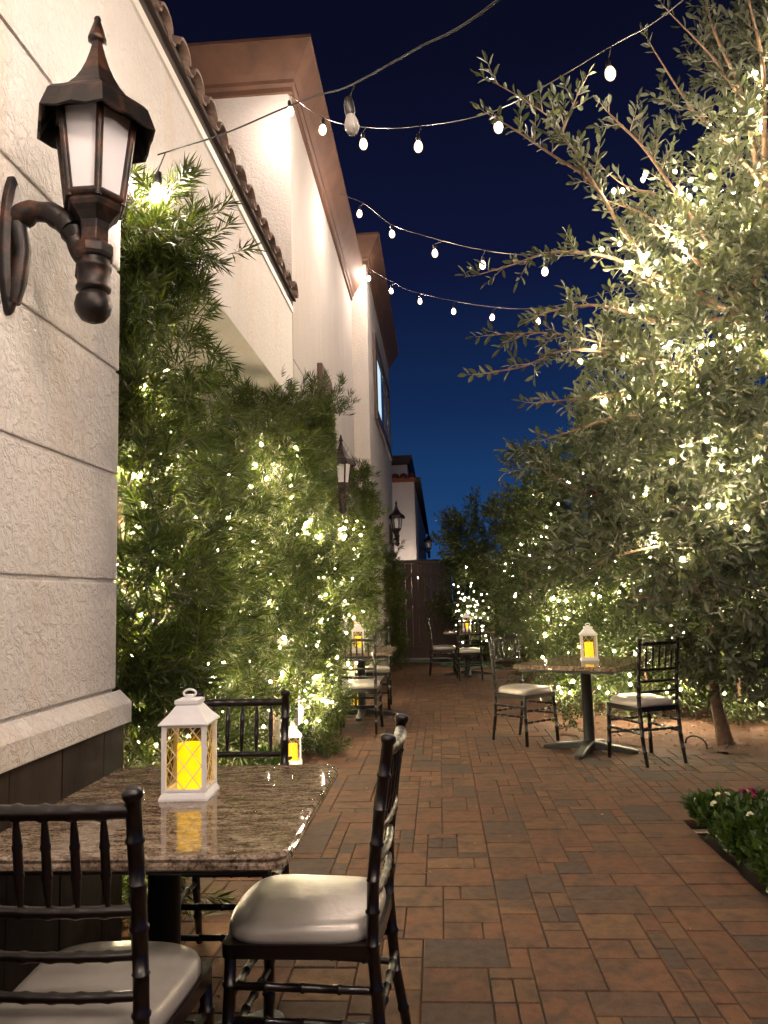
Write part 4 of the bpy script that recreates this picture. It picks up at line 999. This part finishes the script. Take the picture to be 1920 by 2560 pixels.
def limb_pts(names, n, t0=.0, t1=.6, off=.03):
    out = []
    for nm in names:
        sp_ = smooth_path(LIMB[nm])
        for k in range(n):
            p = sp_[min(len(sp_) - 1, int((t0 + (t1 - t0) * (k + random.random()) / n) * len(sp_)))]
            out.append(p + Vector((random.gauss(0, off), random.gauss(0, off) - .04, random.gauss(0, off))))
    return out
fairy('small warm lights wound along the upper left limbs of the tree', limb_pts(['L15', 'L1', 'L2', 'L3', 'L4', 'L5'], 7, .0, .42, .05) + limb_pts(['L9', 'L7', 'L8'], 5, 0, .35, .06), .0135)
fairy('small warm lights high in the crown of the tree', meandering(CROWN[:2] + CROWN[5:6], 46, .9, fR, (2.6, 5.2), .7), .0135)
fairy('small warm lights through the lower crown of the tree', meandering(CROWN[2:5] + CROWN[6:8], 58, .9, fR, (1.2, 3.2), .7), .0135)
fairy('small warm lights on the low shrub between the chairs under the tree', meandering(H1, 66, 1.0, (-.4, -.9, 0), (.12, 1.5), .05), .0125)
fairy('small warm lights on the shrub behind the tree trunk', meandering(H2, 42, 1.0, (-.5, -.9, 0), (.15, 1.9), .05), .0125)
fairy('scattered small lights on the tall dark shrub behind the table', meandering(FB, 46, 1.0, (-.5, -.8, 0), (.5, 2.9), .3), .011, FAIRYDIM)
fairy('scattered small lights on the slim dark shrub', meandering(FB2, 26, 1.0, (-.5, -.8, 0), (.3, 2.2), .3), .011, FAIRYDIM)
fairy('sparse small lights on the shrub right of the farthest table', meandering(G2, 22, 1.0, (-.5, -.8, 0), (.2, 2.0), .2), .012, FAIRYDIM)
cur = []
for k in range(9):
    x = .36 + k * .055; z = random.uniform(1.5, 2.3) - abs(k - 4) * .12; zs = []
    while z > .5: zs.append(z); z -= random.uniform(.07, .19) * (1.9 if z > 1.45 else 1.0)
    if k % 2: zs = zs[::-1]
    cur += [(x + random.gauss(0, .05) + (1.6 - q) * random.uniform(-.06, .06), 14.2 + random.gauss(0, .09), q) for q in zs]
fairy('curtain of small lights hanging down the far shrub by the gate', cur[:96], .0105, FAIRYDIM)

# ------------------------------------------------------------------ sky
w = bpy.data.worlds.new('World'); sc.world = w; w.use_nodes = True; nt = w.node_tree
bg = nt.nodes['Background']
tc = nt.nodes.new('ShaderNodeTexCoord'); sp = nt.nodes.new('ShaderNodeSeparateXYZ'); nt.links.new(tc.outputs['Generated'], sp.inputs[0])
rp = ramp(nt, sp.outputs[2], [(0, (.022, .085, .24)), (.10, (.011, .052, .165)), (.24, (.0062, .022, .082)), (.40, (.0048, .0078, .036)), (.60, (.0032, .0040, .0155)), (1, (.0025, .003, .010))])
nt.links.new(rp.outputs[0], bg.inputs[0]); bg.inputs[1].default_value = 1.0

# ------------------------------------------------------------------ camera and render settings
cam = bpy.data.cameras.new('camera'); co = bpy.data.objects.new('camera', cam); COL.objects.link(co); sc.camera = co
cam.sensor_fit = 'VERTICAL'; cam.sensor_height = 24; cam.sensor_width = 18; cam.lens = 24 * 1923 / 2560; cam.clip_start = .02; cam.clip_end = 1000
rot = np.array([[.9971, .0355, .0676], [.0711, -.1098, -.9914], [-.0278, .9933, -.112]])
U_, _, Vt = np.linalg.svd(rot); rot = U_ @ Vt
M = Matrix.Identity(4)
for i in range(3):
    for j in range(3): M[i][j] = float(rot[i][j])
M.translation = (0, 0, 1.33); co.matrix_world = M
sc.render.engine = 'CYCLES'; cy = sc.cycles
cy.use_denoising = True; cy.max_bounces = 6; cy.diffuse_bounces = 3; cy.glossy_bounces = 3; cy.transmission_bounces = 3; cy.transparent_max_bounces = 8
cy.sample_clamp_indirect = 4; cy.caustics_reflective = False; cy.caustics_refractive = False; cy.use_light_tree = True
vs = sc.view_settings; vs.view_transform = 'Standard'; vs.look = 'None'; vs.gamma = 1; vs.exposure = 0; vs.use_curve_mapping = False
